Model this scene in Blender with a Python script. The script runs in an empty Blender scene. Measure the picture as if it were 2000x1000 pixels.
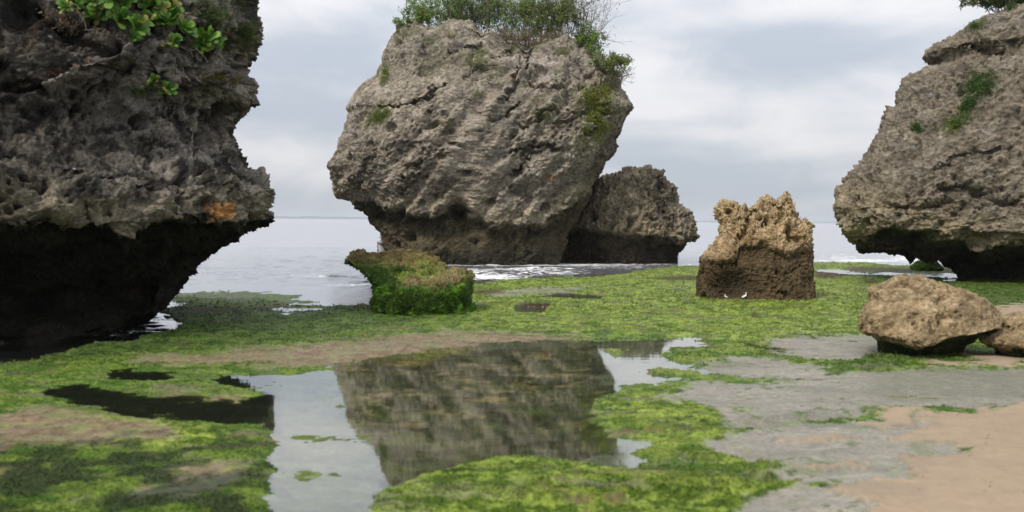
import bpy, math, random
import numpy as np
from mathutils import Vector, Matrix
R = math.radians
scene = bpy.context.scene
COL = scene.collection
random.seed(7)
rng = np.random.default_rng(11)

# ------------------------------------------------------------------ camera
H = 2.0; F = 1944.0
cam_d = bpy.data.cameras.new('camera'); cam = bpy.data.objects.new('camera', cam_d); COL.objects.link(cam)
cam_d.sensor_width = 36.0; cam_d.lens = 36.0 * F / 2000.0
cam_d.clip_start = 0.1; cam_d.clip_end = 60000
cam_d.dof.use_dof = True; cam_d.dof.focus_distance = 38.0; cam_d.dof.aperture_fstop = 1.45
CM = Matrix.Rotation(R(90 - 2.06), 3, 'X') @ Matrix.Rotation(R(0.50), 3, 'Z')
cam.matrix_world = Matrix.Translation((0, 0, H)) @ CM.to_4x4()
scene.camera = cam
CR = np.array(CM)
# ------------------------------------------------------------------ world, sun, exposure
SUN_EL, SUN_AZ = R(47), R(-142)      # azimuth from +Y towards +X: behind the camera, from the left
sun_dir = Vector((math.sin(SUN_AZ) * math.cos(SUN_EL), math.cos(SUN_AZ) * math.cos(SUN_EL), math.sin(SUN_EL)))
world = bpy.data.worlds.new('World'); scene.world = world; world.use_nodes = True
wt = world.node_tree; wn = wt.nodes; wl = wt.links; wn.clear()
def N(nodes, typ, **kw):
    n = nodes.new(typ)
    for k, v in kw.items():
        if k == 'ins':
            for a, b in v.items(): n.inputs[a].default_value = b
        else: setattr(n, k, v)
    return n
bg = N(wn, 'ShaderNodeBackground', ins={'Strength': 0.1}); wo = N(wn, 'ShaderNodeOutputWorld'); wl.new(bg.outputs[0], wo.inputs[0])
sky = N(wn, 'ShaderNodeTexSky', sky_type='NISHITA', sun_disc=False, sun_elevation=SUN_EL, sun_rotation=SUN_AZ)
tc = N(wn, 'ShaderNodeTexCoord'); sep = N(wn, 'ShaderNodeSeparateXYZ'); wl.new(tc.outputs['Generated'], sep.inputs[0])
def wmath(op, a, b=None, c=None, clamp=False):
    n = N(wn, 'ShaderNodeMath', operation=op, use_clamp=clamp)
    for i, x in enumerate((a, b, c)):
        if x is None: continue
        if isinstance(x, (int, float)): n.inputs[i].default_value = x
        else: wl.new(x, n.inputs[i])
    return n.outputs[0]
def wmix(f, a, b):
    n = N(wn, 'ShaderNodeMix', data_type='RGBA')
    for s, x in ((n.inputs[0], f), (n.inputs[6], a), (n.inputs[7], b)):
        if isinstance(x, (int, float)): s.default_value = x
        elif isinstance(x, tuple): s.default_value = (*x, 1)
        else: wl.new(x, s)
    return n.outputs[2]
# cloud layers are flattened towards the horizon like a real deck: sample on direction, stretched in z
def wnoise(sx, sz, scale, detail, off, dist=0.0, rough=0.5):
    m = N(wn, 'ShaderNodeMapping', ins={'Scale': (sx, sx, sz), 'Location': off}); wl.new(tc.outputs['Generated'], m.inputs[0])
    n = N(wn, 'ShaderNodeTexNoise', ins={'Scale': scale, 'Detail': detail, 'Roughness': rough, 'Distortion': dist}); wl.new(m.outputs[0], n.inputs[0])
    return n.outputs[0]
def ramp(x, lo, hi): 
    n = N(wn, 'ShaderNodeMapRange', interpolation_type='SMOOTHSTEP', ins={'From Min': lo, 'From Max': hi}); wl.new(x, n.inputs[0]); return n.outputs[0]
def blob(px, py, rx, ry):
    """soft spot around the sky direction that sits at (px, py), sized in degrees"""
    az = math.atan2(px - 1000, F); el = math.atan2(430 - py, F)
    ax = wmath('SUBTRACT', wmath('ARCTAN2', sep.outputs[0], sep.outputs[1]), az)
    ex = wmath('SUBTRACT', sep.outputs[2], math.sin(el))
    d = wmath('ADD', wmath('POWER', wmath('ABSOLUTE', wmath('DIVIDE', ax, R(rx))), 2), wmath('POWER', wmath('ABSOLUTE', wmath('DIVIDE', ex, R(ry))), 2))
    return wmath('EXPONENT', wmath('MULTIPLY', d, -1))
n1 = wnoise(1.0, 3.2, 4.2, 6, (2.3, 0.4, 1.7), 0.3, 0.5)
n2 = wnoise(1.0, 7.0, 3.5, 5, (5.1, 2.2, 0.3), 0.1, 0.45)
n3 = wnoise(1.0, 2.2, 9.0, 8, (0.1, 7.7, 3.1), 0.5, 0.6)
cov = wmath('ADD', wmath('MULTIPLY', n1, 0.50), wmath('ADD', wmath('MULTIPLY', n2, 0.27), wmath('MULTIPLY', n3, 0.42)))
for px, py, rx, ry, w in [(560, 20, 9, 2.2, .14), (600, 130, 8, 1.8, -.11), (560, 225, 8, .9, -.08), (600, 175, 7, .6, .04), (600, 290, 9, 1.0, .07),
                          (1480, 90, 4, 1.6, -.12), (1540, 130, 5, 1.4, -.12), (1640, 60, 4, 2.2, -.04), (1560, 25, 3, .8, .09), (1750, 40, 3, 1.0, .08),
                          (1290, 218, 2.2, .35, .12), (1350, 262, 5, .45, .09), (1590, 285, 3, .5, .08), (1260, 60, 5, 3, .08), (1320, 320, 7, .45, -.06),
                          (1580, 370, 3.5, .45, -.09), (1420, 345, 6, 1.2, -.05), (1560, 30, 2, 3, .02), (1230, 160, 4, 2, .05)]:
    cov = wmath('ADD', cov, wmath('MULTIPLY', blob(px, py, rx, ry), w))
cl = ramp(cov, 0.43, 0.78)
cloud = wmix(cl, (4.7, 5.15, 5.85), (7.75, 7.65, 7.85))
# an overcast deck is brighter overhead than at the horizon
zen = wmath('MULTIPLY_ADD', wmath('MAXIMUM', sep.outputs[2], 0.0), 1.25, 0.97)
cl2 = N(wn, 'ShaderNodeVectorMath', operation='SCALE'); wl.new(cloud, cl2.inputs[0]); wl.new(zen, cl2.inputs[3])
wl.new(wmix(0.93, sky.outputs[0], cl2.outputs[0]), bg.inputs[0])
sun_d = bpy.data.lights.new('sun', 'SUN'); sun_d.energy = 2.4; sun_d.angle = R(11); sun_d.color = (1, 0.92, 0.80)
sun = bpy.data.objects.new('sun', sun_d); COL.objects.link(sun); sun.location = (0, 0, 60)
sun.rotation_euler = (-sun_dir).to_track_quat('-Z', 'Y').to_euler()
scene.view_settings.view_transform = 'Standard'; scene.view_settings.look = 'None'
scene.view_settings.exposure = 0.07; scene.view_settings.gamma = 1
scene.render.engine = 'CYCLES'; scene.cycles.max_bounces = 6; scene.cycles.diffuse_bounces = 2; scene.cycles.glossy_bounces = 3
scene.cycles.transparent_max_bounces = 6; scene.cycles.caustics_reflective = False; scene.cycles.use_denoising = True

# ------------------------------------------------------------------ projection helpers
def proj(P):
    q = (P - np.array([0, 0, H])) @ CR
    d = np.maximum(-q[..., 2], 1e-3)
    return 1000 + F * q[..., 0] / d, 500 - F * q[..., 1] / d
def ray(px, py):
    v = np.stack([(np.asarray(px, float) - 1000) / F, -(np.asarray(py, float) - 500) / F, -np.ones_like(np.asarray(px, float))], -1)
    return v @ CR.T
def at_y(px, py, Y):
    d = ray(px, py); return np.array([0, 0, H]) + d * (np.asarray(Y) / d[..., 1])[..., None]
def at_ground(px, py, z=0.0):
    d = ray(px, py); return np.array([0, 0, H]) + d * ((z - H) / d[..., 2])[..., None]
# ------------------------------------------------------------------ noise
_p = np.random.default_rng(5).permutation(256); PERM = np.concatenate([_p, _p, _p]).astype(np.int64)
_g = np.random.default_rng(6).normal(size=(256, 3)); GRAD = (_g / np.linalg.norm(_g, axis=1)[:, None]).astype(np.float32)
CELL = np.random.default_rng(8).random((256, 3)).astype(np.float32)
def perlin(P):
    P = P.astype(np.float32); i = np.floor(P).astype(np.int64); f = P - i; i &= 255
    u = f * f * f * (f * (f * 6 - 15) + 10); out = 0
    for dx in (0, 1):
        wx = u[..., 0] if dx else 1 - u[..., 0]; a = PERM[i[..., 0] + dx]
        for dy in (0, 1):
            wy = u[..., 1] if dy else 1 - u[..., 1]; b = PERM[a + i[..., 1] + dy]
            for dz in (0, 1):
                wz = u[..., 2] if dz else 1 - u[..., 2]; g = GRAD[PERM[b + i[..., 2] + dz]]
                out = out + wx * wy * wz * (g[..., 0] * (f[..., 0] - dx) + g[..., 1] * (f[..., 1] - dy) + g[..., 2] * (f[..., 2] - dz))
    return out * 1.6
def fbm(P, sc, oc=4, gain=0.5, lac=2.03, off=0.0, ridge=False):
    s = 0; a = 1.0; t = 0
    for k in range(oc):
        n = perlin(P * sc + off + 17.3 * k)
        s = s + a * ((1 - 2 * np.abs(n)) if ridge else n); t += a; a *= gain; sc = sc * lac
    return s / t
def worley(P, sc, off=0.0):
    Q = (P * sc + off).astype(np.float32); i = np.floor(Q).astype(np.int64); f = Q - i
    d1 = np.full(Q.shape[:-1], 9.0, np.float32); idr = np.zeros(Q.shape[:-1], np.int64)
    for dx in (-1, 0, 1):
        for dy in (-1, 0, 1):
            for dz in (-1, 0, 1):
                h = PERM[PERM[PERM[(i[..., 0] + dx) & 255] + ((i[..., 1] + dy) & 255)] + ((i[..., 2] + dz) & 255)]
                c = CELL[h]
                d = (c[..., 0] + dx - f[..., 0]) ** 2 + (c[..., 1] + dy - f[..., 1]) ** 2 + (c[..., 2] + dz - f[..., 2]) ** 2
                m = d < d1; d1 = np.where(m, d, d1); idr = np.where(m, h, idr)
    return np.sqrt(d1), idr / 255.0
def sst(x, a, b):
    t = np.clip((x - a) / (b - a), 0, 1); return t * t * (3 - 2 * t)
def mixc(c, col, m): return c * (1 - m[..., None]) + np.array(col, float) * m[..., None]
# ------------------------------------------------------------------ object helpers
def link_mesh(name, verts, faces, mat, parent=None, attrs=None, smooth=True, origin=None):
    verts = np.asarray(verts, np.float32).reshape(-1, 3); faces = np.asarray(faces, np.int32)
    if origin is not None: verts = verts - np.asarray(origin, np.float32)
    me = bpy.data.meshes.new(name); k = faces.shape[1]
    me.vertices.add(len(verts)); me.vertices.foreach_set('co', verts.ravel())
    me.loops.add(faces.size); me.loops.foreach_set('vertex_index', faces.ravel())
    me.polygons.add(len(faces)); me.polygons.foreach_set('loop_start', np.arange(0, faces.size, k, dtype=np.int32))
    me.polygons.foreach_set('loop_total', np.full(len(faces), k, np.int32))
    me.polygons.foreach_set('use_smooth', np.full(len(faces), smooth))
    me.update(calc_edges=True)
    for an, av in (attrs or {}).items():
        if av.ndim == 2:
            a = me.attributes.new(an, 'FLOAT_COLOR', 'POINT')
            a.data.foreach_set('color', np.concatenate([av, np.ones((len(av), 1))], 1).astype(np.float32).ravel())
        else:
            a = me.attributes.new(an, 'FLOAT', 'POINT'); a.data.foreach_set('value', av.astype(np.float32).ravel())
    me.materials.append(mat)
    o = bpy.data.objects.new(name, me); COL.objects.link(o)
    if origin is not None: o.location = origin
    if parent is not None: o.parent = parent
    return o
def tag(o, label=None, cat=None, group=None, kind=None):
    if label: o['label'] = label
    if cat: o['category'] = cat
    if group: o['group'] = group
    if kind: o['kind'] = kind
    return o
def empty(name, loc, label, cat, group=None):
    o = bpy.data.objects.new(name, None); COL.objects.link(o); o.location = loc; o.empty_display_size = 0.2
    return tag(o, label, cat, group)
def grid_faces(nr, nc, wrap=False):
    r = np.arange(nr - 1)[:, None]; c = np.arange(nc if wrap else nc - 1)[None]
    c2 = (c + 1) % nc
    return np.stack([r * nc + c, r * nc + c2, (r + 1) * nc + c2, (r + 1) * nc + c], -1).reshape(-1, 4)
# ------------------------------------------------------------------ materials
def material(name):
    m = bpy.data.materials.new(name); m.use_nodes = True; m.node_tree.nodes.clear(); return m, m.node_tree.nodes, m.node_tree.links
def rock_material(name, fine=9.0, bump=0.5, dist=0.06, rough=1.0):
    m, n, l = material(name)
    out = N(n, 'ShaderNodeOutputMaterial'); b = N(n, 'ShaderNodeBsdfPrincipled', ins={'Roughness': rough, 'Specular IOR Level': 0.06}); l.new(b.outputs[0], out.inputs[0])
    at = N(n, 'ShaderNodeAttribute', attribute_name='Col'); t = N(n, 'ShaderNodeTexCoord')
    a = N(n, 'ShaderNodeTexNoise', ins={'Scale': fine, 'Detail': 8, 'Roughness': 0.72}); l.new(t.outputs['Object'], a.inputs[0])
    c = N(n, 'ShaderNodeTexNoise', ins={'Scale': fine * 0.22, 'Detail': 6, 'Roughness': 0.65}); l.new(t.outputs['Object'], c.inputs[0])
    mr = N(n, 'ShaderNodeMapRange', ins={'From Min': 0.3, 'From Max': 0.7, 'To Min': 0.42, 'To Max': 1.55}); l.new(a.outputs[0], mr.inputs[0])
    mr2 = N(n, 'ShaderNodeMapRange', ins={'From Min': 0.3, 'From Max': 0.7, 'To Min': 0.68, 'To Max': 1.3}); l.new(c.outputs[0], mr2.inputs[0])
    mm = N(n, 'ShaderNodeMath', operation='MULTIPLY'); l.new(mr.outputs[0], mm.inputs[0]); l.new(mr2.outputs[0], mm.inputs[1])
    vs = N(n, 'ShaderNodeVectorMath', operation='SCALE'); l.new(at.outputs['Color'], vs.inputs[0]); l.new(mm.outputs[0], vs.inputs[3]); l.new(vs.outputs[0], b.inputs['Base Color'])
    v = N(n, 'ShaderNodeTexVoronoi', ins={'Scale': fine * 1.3, 'Randomness': 1.0}); l.new(t.outputs['Object'], v.inputs[0])
    ad = N(n, 'ShaderNodeMath', operation='MULTIPLY_ADD', ins={1: 0.45}); l.new(v.outputs['Distance'], ad.inputs[0]); l.new(a.outputs[0], ad.inputs[2])
    bp = N(n, 'ShaderNodeBump', ins={'Strength': bump, 'Distance': dist}); l.new(ad.outputs[0], bp.inputs['Height']); l.new(bp.outputs[0], b.inputs['Normal'])
    return m
M_rock_far = rock_material('limestone', 6.0, 1.0, 0.16)
M_rock_near = rock_material('pitted_limestone', 14.0, 1.0, 0.07)
M_rock_small = rock_material('sandy_limestone', 20.0, 0.7, 0.03); M_boulder = rock_material('smooth_sandstone', 11.0, 0.45, 0.02)
def attr_material(name, rough=0.7, transl=0.0, spec=0.3):
    m, n, l = material(name)
    out = N(n, 'ShaderNodeOutputMaterial'); b = N(n, 'ShaderNodeBsdfPrincipled', ins={'Roughness': rough, 'Specular IOR Level': spec})
    at = N(n, 'ShaderNodeAttribute', attribute_name='Col'); l.new(at.outputs['Color'], b.inputs['Base Color'])
    if transl:
        tr = N(n, 'ShaderNodeBsdfTranslucent'); l.new(at.outputs['Color'], tr.inputs[0]); mx = N(n, 'ShaderNodeMixShader', ins={0: transl})
        l.new(b.outputs[0], mx.inputs[1]); l.new(tr.outputs[0], mx.inputs[2]); l.new(mx.outputs[0], out.inputs[0])
    else: l.new(b.outputs[0], out.inputs[0])
    return m
M_leaf = attr_material('leaf', 0.5, 0.25, 0.4); M_twig = attr_material('twig_bark', 0.85); M_weed = attr_material('wet_algae', 0.8, 0.2, 0.10)
def plain(name, col, rough=0.7, sc=20.0, var=0.15):
    m, n, l = material(name)
    out = N(n, 'ShaderNodeOutputMaterial'); b = N(n, 'ShaderNodeBsdfPrincipled', ins={'Roughness': rough}); l.new(b.outputs[0], out.inputs[0])
    a = N(n, 'ShaderNodeTexNoise', ins={'Scale': sc, 'Detail': 4}); t = N(n, 'ShaderNodeTexCoord'); l.new(t.outputs['Object'], a.inputs[0])
    mr = N(n, 'ShaderNodeMapRange', ins={'From Min': 0.3, 'From Max': 0.7, 'To Min': 1 - var, 'To Max': 1 + var}); l.new(a.outputs[0], mr.inputs[0])
    vs = N(n, 'ShaderNodeVectorMath', operation='SCALE', ins={0: col}); l.new(mr.outputs[0], vs.inputs[3]); l.new(vs.outputs[0], b.inputs['Base Color'])
    return m
# ------------------------------------------------------------------ ground masks (drawn on the flat at z = 0)
GX0, GX1, GY0, GY1, GS = -800, 2800, 470, 1400, 5.0
gxx, gyy = np.meshgrid(np.arange(GX0, GX1, GS), np.arange(GY0, GY1, GS / 2))
def poly_sd(poly):
    poly = np.array(poly, float); n = len(poly); d = np.full(gxx.shape, 1e9); inside = np.zeros(gxx.shape, bool)
    for i in range(n):
        a = poly[i]; b = poly[(i + 1) % n]; e = b - a
        # distance measured with y stretched 3x: the flat is seen at a shallow angle
        ex, ey = e[0], e[1] * 3; wx = gxx - a[0]; wy = (gyy - a[1]) * 3
        t = np.clip((wx * ex + wy * ey) / (ex * ex + ey * ey + 1e-9), 0, 1)
        d = np.minimum(d, np.hypot(wx - ex * t, wy - ey * t))
        c = ((a[1] > gyy) != (b[1] > gyy)) & (gxx < (b[0] - a[0]) * (gyy - a[1]) / (b[1] - a[1] + 1e-12) + a[0])
        inside ^= c
    return np.where(inside, d, -d)
def samp(F_, px, py):
    fx = np.clip((px - GX0) / GS, 0, F_.shape[1] - 1.001); fy = np.clip((py - GY0) / (GS / 2), 0, F_.shape[0] - 1.001)
    i = fx.astype(int); j = fy.astype(int); u = fx - i; v = fy - j
    return (F_[j, i] * (1 - u) + F_[j, i + 1] * u) * (1 - v) + (F_[j + 1, i] * (1 - u) + F_[j + 1, i + 1] * u) * v
class Region:
    def __init__(s, *polys):
        s.f = np.full(gxx.shape, -1e9)
        for p in polys: s.f = np.maximum(s.f, poly_sd(p))
    def __call__(s, px, py, soft=10.0, nz=0.0): return sst(samp(s.f, px, py) + nz, -soft, soft)
REEF = Region([(-800, 730), (-100, 722), (60, 705), (200, 672), (300, 657), (348, 640), (325, 615), (345, 598), (330, 585), (420, 586), (470, 592), (640, 597), (735, 598), (800, 590), (905, 556), (1000, 548),
               (1090, 541), (1200, 536), (1330, 519), (1480, 515), (1590, 512), (1690, 512), (1745, 518), (1830, 520), (1900, 523), (2100, 530), (2800, 540), (2800, 1400), (-800, 1400)])
SHOAL = Region([(345, 566), (420, 562), (520, 566), (570, 575), (600, 590), (520, 597), (330, 597), (322, 585)])
POOL = Region([(410, 738), (440, 728), (560, 724), (640, 720), (660, 708), (800, 690), (900, 672), (1010, 664), (1160, 662), (1300, 656), (1400, 664), (1392, 678), (1310, 684), (1320, 700), (1385, 716),
               (1400, 740), (1330, 750), (1205, 757), (1170, 785), (1160, 810), (1185, 850), (1260, 862), (1275, 905), (1240, 916), (1150, 905), (1050, 895), (960, 893), (880, 920), (760, 955), (740, 985), (720, 1030), (700, 1400),
               (500, 1400), (520, 1000), (515, 900), (530, 860), (500, 830), (440, 815), (440, 780), (470, 770), (430, 755)],
              [(205, 722), (260, 716), (340, 722), (380, 735), (300, 747), (215, 743)],
              [(80, 757), (160, 746), (300, 772), (420, 776), (520, 800), (540, 835), (400, 828), (270, 816), (130, 790), (85, 775)],
              [(500, 606), (560, 601), (635, 603), (630, 610), (560, 614)])
ISLE = Region([(565, 856), (600, 848), (640, 853), (610, 862)], [(685, 862), (720, 854), (752, 860), (710, 870)], [(540, 922), (580, 905), (625, 922), (585, 936)], [(645, 926), (690, 918), (715, 926), (680, 934)], [(610, 768), (660, 757), (665, 772), (620, 780)], [(640, 790), (665, 786), (668, 794)], [(530, 727), (560, 722), (600, 728), (560, 736)], [(1185, 678), (1215, 682), (1200, 690)], [(430, 752), (520, 745), (560, 765), (500, 778), (440, 770)], [(1290, 694), (1400, 676), (1480, 690), (1400, 706), (1320, 704)], [(1245, 728), (1320, 722), (1390, 738), (1290, 740)],
              [(1050, 905), (1060, 880), (1230, 870), (1290, 890), (1240, 880)] [:0] or [(1240, 885), (1300, 872), (1310, 900), (1260, 892)])
WEED_REFLECTION = Region([(660, 720), (820, 690), (1160, 670), (1200, 755), (1165, 800), (1180, 890), (960, 893), (880, 920), (760, 950), (752, 900), (720, 820)])  # submerged weed, kept inside the painted outline of the middle rock's reflection
FARSTRIP = Region([(1600, 527), (1700, 528), (1640, 532), (1700, 533), (1800, 534), (1900, 535), (2050, 537), (2050, 544), (1880, 543), (1740, 539), (1640, 536), (1595, 530)], [(1835, 545), (1900, 546), (1890, 551), (1845, 550)],
                  [(1195, 640), (1215, 637), (1230, 641)][:0] or [(1590, 636), (1615, 636), (1612, 641), (1590, 641)], [(1430, 800), (1431, 800), (1431, 801)])
TAN = Region([(280, 700), (420, 690), (560, 676), (700, 668), (840, 650), (960, 648), (1120, 654), (1150, 664), (1000, 690), (820, 700), (700, 716), (560, 716), (400, 716), (290, 712)],
             [(0, 815), (110, 800), (230, 830), (320, 830), (330, 860), (200, 875), (60, 880), (0, 890), (-300, 880), (-300, 800)], [(250, 775), (400, 770), (460, 790), (330, 786)],
             [(300, 940), (400, 910), (470, 930), (400, 985), (280, 990)], [(700, 700), (1000, 672), (1100, 690), (950, 740), (760, 760)])
SLAB = Region([(1490, 680), (1560, 658), (1700, 656), (1760, 690), (1680, 700), (1640, 712), (1560, 700)],
              [(1370, 708), (1450, 700), (1560, 712), (1640, 735), (1800, 725), (2800, 715), (2800, 800), (2000, 800), (1800, 800), (1650, 812), (1450, 850), (1400, 800), (1330, 790), (1330, 762), (1400, 750), (1560, 745), (1400, 730)],
              [(1430, 862), (1560, 835), (1680, 820), (2000, 815), (2000, 850), (1890, 880), (1880, 915), (1750, 960), (1580, 950), (1500, 935), (1550, 925), (1450, 905), (1400, 880)],
              [(1440, 975), (1560, 955), (1680, 970), (1760, 1010), (1700, 1100), (1400, 1100)], [(1340, 870), (1440, 850), (1500, 880), (1440, 900)],
              [(1180, 560), (1050, 575), (950, 580), (960, 572), (1040, 566)])
SAND = Region([(1640, 968), (1760, 950), (1800, 900), (1890, 880), (1820, 870), (1760, 860), (1780, 835), (1880, 812), (2000, 800), (2800, 805), (2800, 1400), (1780, 1400), (1740, 1000)],
              [(1530, 868), (1600, 862), (1670, 866), (1600, 873)], [(1500, 912), (1700, 915), (1600, 918)], [(1660, 830), (1740, 812), (1850, 805), (1760, 840)],
              [(1790, 716), (1900, 700), (2200, 696), (2800, 700), (2800, 712), (1900, 716)], [(1940, 604), (2000, 596), (2800, 590), (2800, 640), (1940, 640)])
BROWN = Region([(1270, 545), (1340, 541), (1400, 542), (1380, 549), (1300, 550)], [(1590, 530), (1650, 531), (1660, 540), (1610, 546), (1590, 543)], [(1690, 549), (1715, 551), (1700, 557), (1684, 553)], [(1640, 536), (1660, 524), (1860, 527), (1900, 534), (1800, 533), (1700, 531)],
               [(925, 570), (975, 568), (985, 573), (930, 577)], [(1250, 614), (1280, 612), (1275, 618)], [(1455, 614), (1495, 615), (1475, 620)], [(480, 602), (560, 598), (580, 600), (500, 606)], [(340, 604), (470, 605), (400, 612)])
DARKW = Region([(1040, 580), (1100, 572), (1190, 578), (1170, 586), (1060, 582)], [(1003, 596), (1030, 589), (1085, 590), (1070, 598), (1060, 612), (1005, 612)], [(1150, 597), (1178, 597), (1165, 599)], [(1150, 648), (1190, 640), (1190, 650)], [(1100, 545), (1200, 530), (1260, 532), (1180, 540)],
               [(1400, 658), (1500, 675), (1560, 686), (1480, 684)], [(1340, 905), (1440, 905), (1400, 898), (1300, 890)])
BRIGHT = Region([(905, 556), (1200, 536), (1330, 519), (1690, 512), (1700, 640), (1500, 690), (1300, 655), (930, 640)], [(1160, 800), (1250, 750), (1340, 775), (1420, 830), (1540, 900), (1400, 920), (1250, 868), (1170, 830)],
                [(740, 960), (850, 925), (980, 890), (1250, 915), (1560, 950), (1440, 975), (1400, 1100), (700, 1400), (720, 1000)], [(0, 830), (300, 815), (420, 840), (400, 880), (150, 880), (0, 860)])
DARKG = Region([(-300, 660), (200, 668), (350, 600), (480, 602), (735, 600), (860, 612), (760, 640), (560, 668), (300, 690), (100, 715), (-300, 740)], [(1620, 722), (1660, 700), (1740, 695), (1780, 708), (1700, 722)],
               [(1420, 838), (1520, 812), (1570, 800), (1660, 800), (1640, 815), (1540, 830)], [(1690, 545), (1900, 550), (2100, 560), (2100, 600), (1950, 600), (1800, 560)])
CLUMP = Region([(1630, 722), (1660, 704), (1720, 698), (1780, 706), (1700, 720)], [(1500, 828), (1530, 808), (1620, 800), (1655, 804), (1600, 818)], [(1430, 832), (1480, 814), (1510, 830)],
               [(1420, 930), (1480, 910), (1540, 930), (1500, 950)], [(1000, 960), (1060, 945), (1200, 960), (1300, 940), (1440, 960), (1300, 990), (1050, 985)])

def ground_fields(X, Y):
    P = np.stack([X, Y, np.zeros_like(X)], -1)
    w1 = fbm(P, 0.9, 6, .58, off=3.1); w2 = fbm(P, 0.9, 6, .58, off=41.7)
    near = np.clip(Y / 14.0, 0.45, 1.6)
    Pw = P + np.stack([w1 * 0.9 * near, w2 * 0.75 * near, np.zeros_like(X)], -1)
    px, py = proj(Pw); px0, py0 = proj(P)
    nz = fbm(P, 2.2, 5, 0.62, off=9.0); nf = fbm(P, 7.0, 4, 0.6, off=5.0); nb = fbm(P, 0.5, 4, off=77.0)
    k = 22
    reef = REEF(px, py, 9, nz * 14); shoal = SHOAL(px, py, 16, nz * 14)
    PS = P * np.array([.6, 1.7, 1]); ns = fbm(PS, 1.6, 5, .62, off=64.0)
    pool = POOL(px * .35 + px0 * .65, py * .35 + py0 * .65, 38, nz * 46 + ns * 62 - 6); isle = ISLE(px * .2 + px0 * .8, py * .2 + py0 * .8, 9, nz * 26 + ns * 26)
    strip = FARSTRIP(px * .25 + px0 * .75, py * .25 + py0 * .75, 5, nz * 5)
    bed = WEED_REFLECTION(px, py, 14, nz * 10)
    tan = TAN(px, py, 22, nz * 60 - 4); slab = SLAB(px, py, 12, nz * 34 + nf * 22); sand = SAND(px, py, 13, nz * 46 + nf * 22)
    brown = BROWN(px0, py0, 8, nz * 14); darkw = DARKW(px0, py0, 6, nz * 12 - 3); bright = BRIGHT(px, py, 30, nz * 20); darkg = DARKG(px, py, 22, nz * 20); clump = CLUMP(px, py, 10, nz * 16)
    # ----- heights
    isle = isle * (.35 + .65 * sst(px0, 1100, 1200)); land = reef * (1 - pool * (1 - isle)) * (1 - strip)
    base = 0.017 + 0.026 * nb + 0.022 * nz + 0.012 * ns
    pd = -0.040 + 0.085 * np.clip(ns, -.5, .55) + 0.030 * nz + 0.014 * nf + bed * (-0.016 + 0.07 * np.clip(fbm(P * np.array([.8, 2.6, 1]), 1.9, 7, .72, off=51.0), -.4, .3) - .03 * sst(py0, 850, 880))                 # shallow pool bottom with weed that just breaks the surface
    onlypool = reef * pool * (1 - isle)
    lump = fbm(P, 5.5, 3, 0.55, off=2.0, ridge=True); tuft = fbm(P, 19.0, 3, 0.6, off=8.0)
    alg = np.clip(1 - np.maximum(np.maximum(slab, sand), np.maximum(darkw, tan * sst(nf + nz * .8, -0.28, 0.12))), 0, 1)
    alg = np.where(slab + sand > .02, alg * (1 - np.maximum(slab, sand) * .0), alg)
    fl = 0.5 + 0.5 * np.clip(1.0 - Y / 40, 0, 1)
    h = base + alg * (0.022 * lump + 0.016 * tuft) * (0.7 + Y / 22) + clump * 0.06 * (0.7 + nf)
    slg = sst(px0, 1620, 1760) * sst(820 - py0, 0, 60)
    h = h + 0.012 * slab * nb + sand * 0.03
    h = h + land * (0.020 * ns - 0.02 * onlypool)
    h = h * land + (1 - land) * (pd * onlypool + (1 - reef) * (-0.10 - 0.012 * np.clip(Y - 24, 0, 60)) + reef * strip * -0.06)
    h = np.where(darkw > 0.02, h * (1 - darkw) - 0.07 * darkw, h)
    sh = shoal * (1 - reef); h = h + sh * (0.135 + 0.035 * nz + 0.02 * nf)
    # ----- colours (albedo)
    gA = np.array([0.165, 0.235, 0.036]); gB = np.array([0.055, 0.105, 0.015]); gD = np.array([0.03, 0.055, 0.012]); gY = np.array([0.25, 0.33, 0.06])
    t = sst(nf * .8 + nz * .9 + ns * .7 + tuft * .2, -0.26, 0.26)
    c = gB * (1 - t[..., None]) + gA * t[..., None]
    cb = np.array([0.07, 0.115, 0.014]) * (1 - t[..., None]) + np.array([0.275, 0.35, 0.062]) * t[..., None]
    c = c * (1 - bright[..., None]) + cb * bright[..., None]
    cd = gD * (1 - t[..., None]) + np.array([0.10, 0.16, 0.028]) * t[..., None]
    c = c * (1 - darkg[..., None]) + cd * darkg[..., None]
    P2 = P * np.array([1, 3.0, 1])
    st = fbm(P2, 0.8, 5, 0.6, off=21.0)
    bare = sst(st + 0.35 * nz + .25 * nf, 0.10, 0.30) * (1 - .6 * darkg) * (1 - .15 * bright)   # grey rock shows between the weed
    c = mixc(c, (0.14, 0.13, 0.09), bare * 0.75)
    c = mixc(c, (0.035, 0.06, 0.012), sst(ns + nf * .8 + nz * .4, .05, .35) * .62)
    c = mixc(c, (0.15, 0.11, 0.06), sst(fbm(PS, 1.1, 5, .65, off=164.0) + .3 * nf, .2, .36) * .65 * (1 - .6 * darkg))
    c = mixc(c, (0.03, 0.045, 0.015), sst(-(st + .5 * nf), 0.30, 0.5) * 0.75)
    tc_ = np.array([0.19, 0.14, 0.085]) * (1 + 0.35 * nf[..., None] + 0.25 * nz[..., None])
    tm = tan * sst(0.22 - nf * .6 - nz * .8 - ns * .6, -0.25, 0.3)
    c = c * (1 - tm[..., None]) + tc_ * tm[..., None]
    # left foreground: dark weed gaps
    lf = sst(720 - px0, 0, 260) * sst(py0, 815, 900)
    c = mixc(c, (0.028, 0.04, 0.016), lf * sst(fbm(P * np.array([1, 1.4, 1]), 1.5, 5, 0.6, off=61.0), -0.12, 0.12) * .9)
    sc = np.array([0.225, 0.205, 0.165]) * (1 + 0.22 * st[..., None] + 0.18 * nf[..., None] + 0.16 * nb[..., None])
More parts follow.
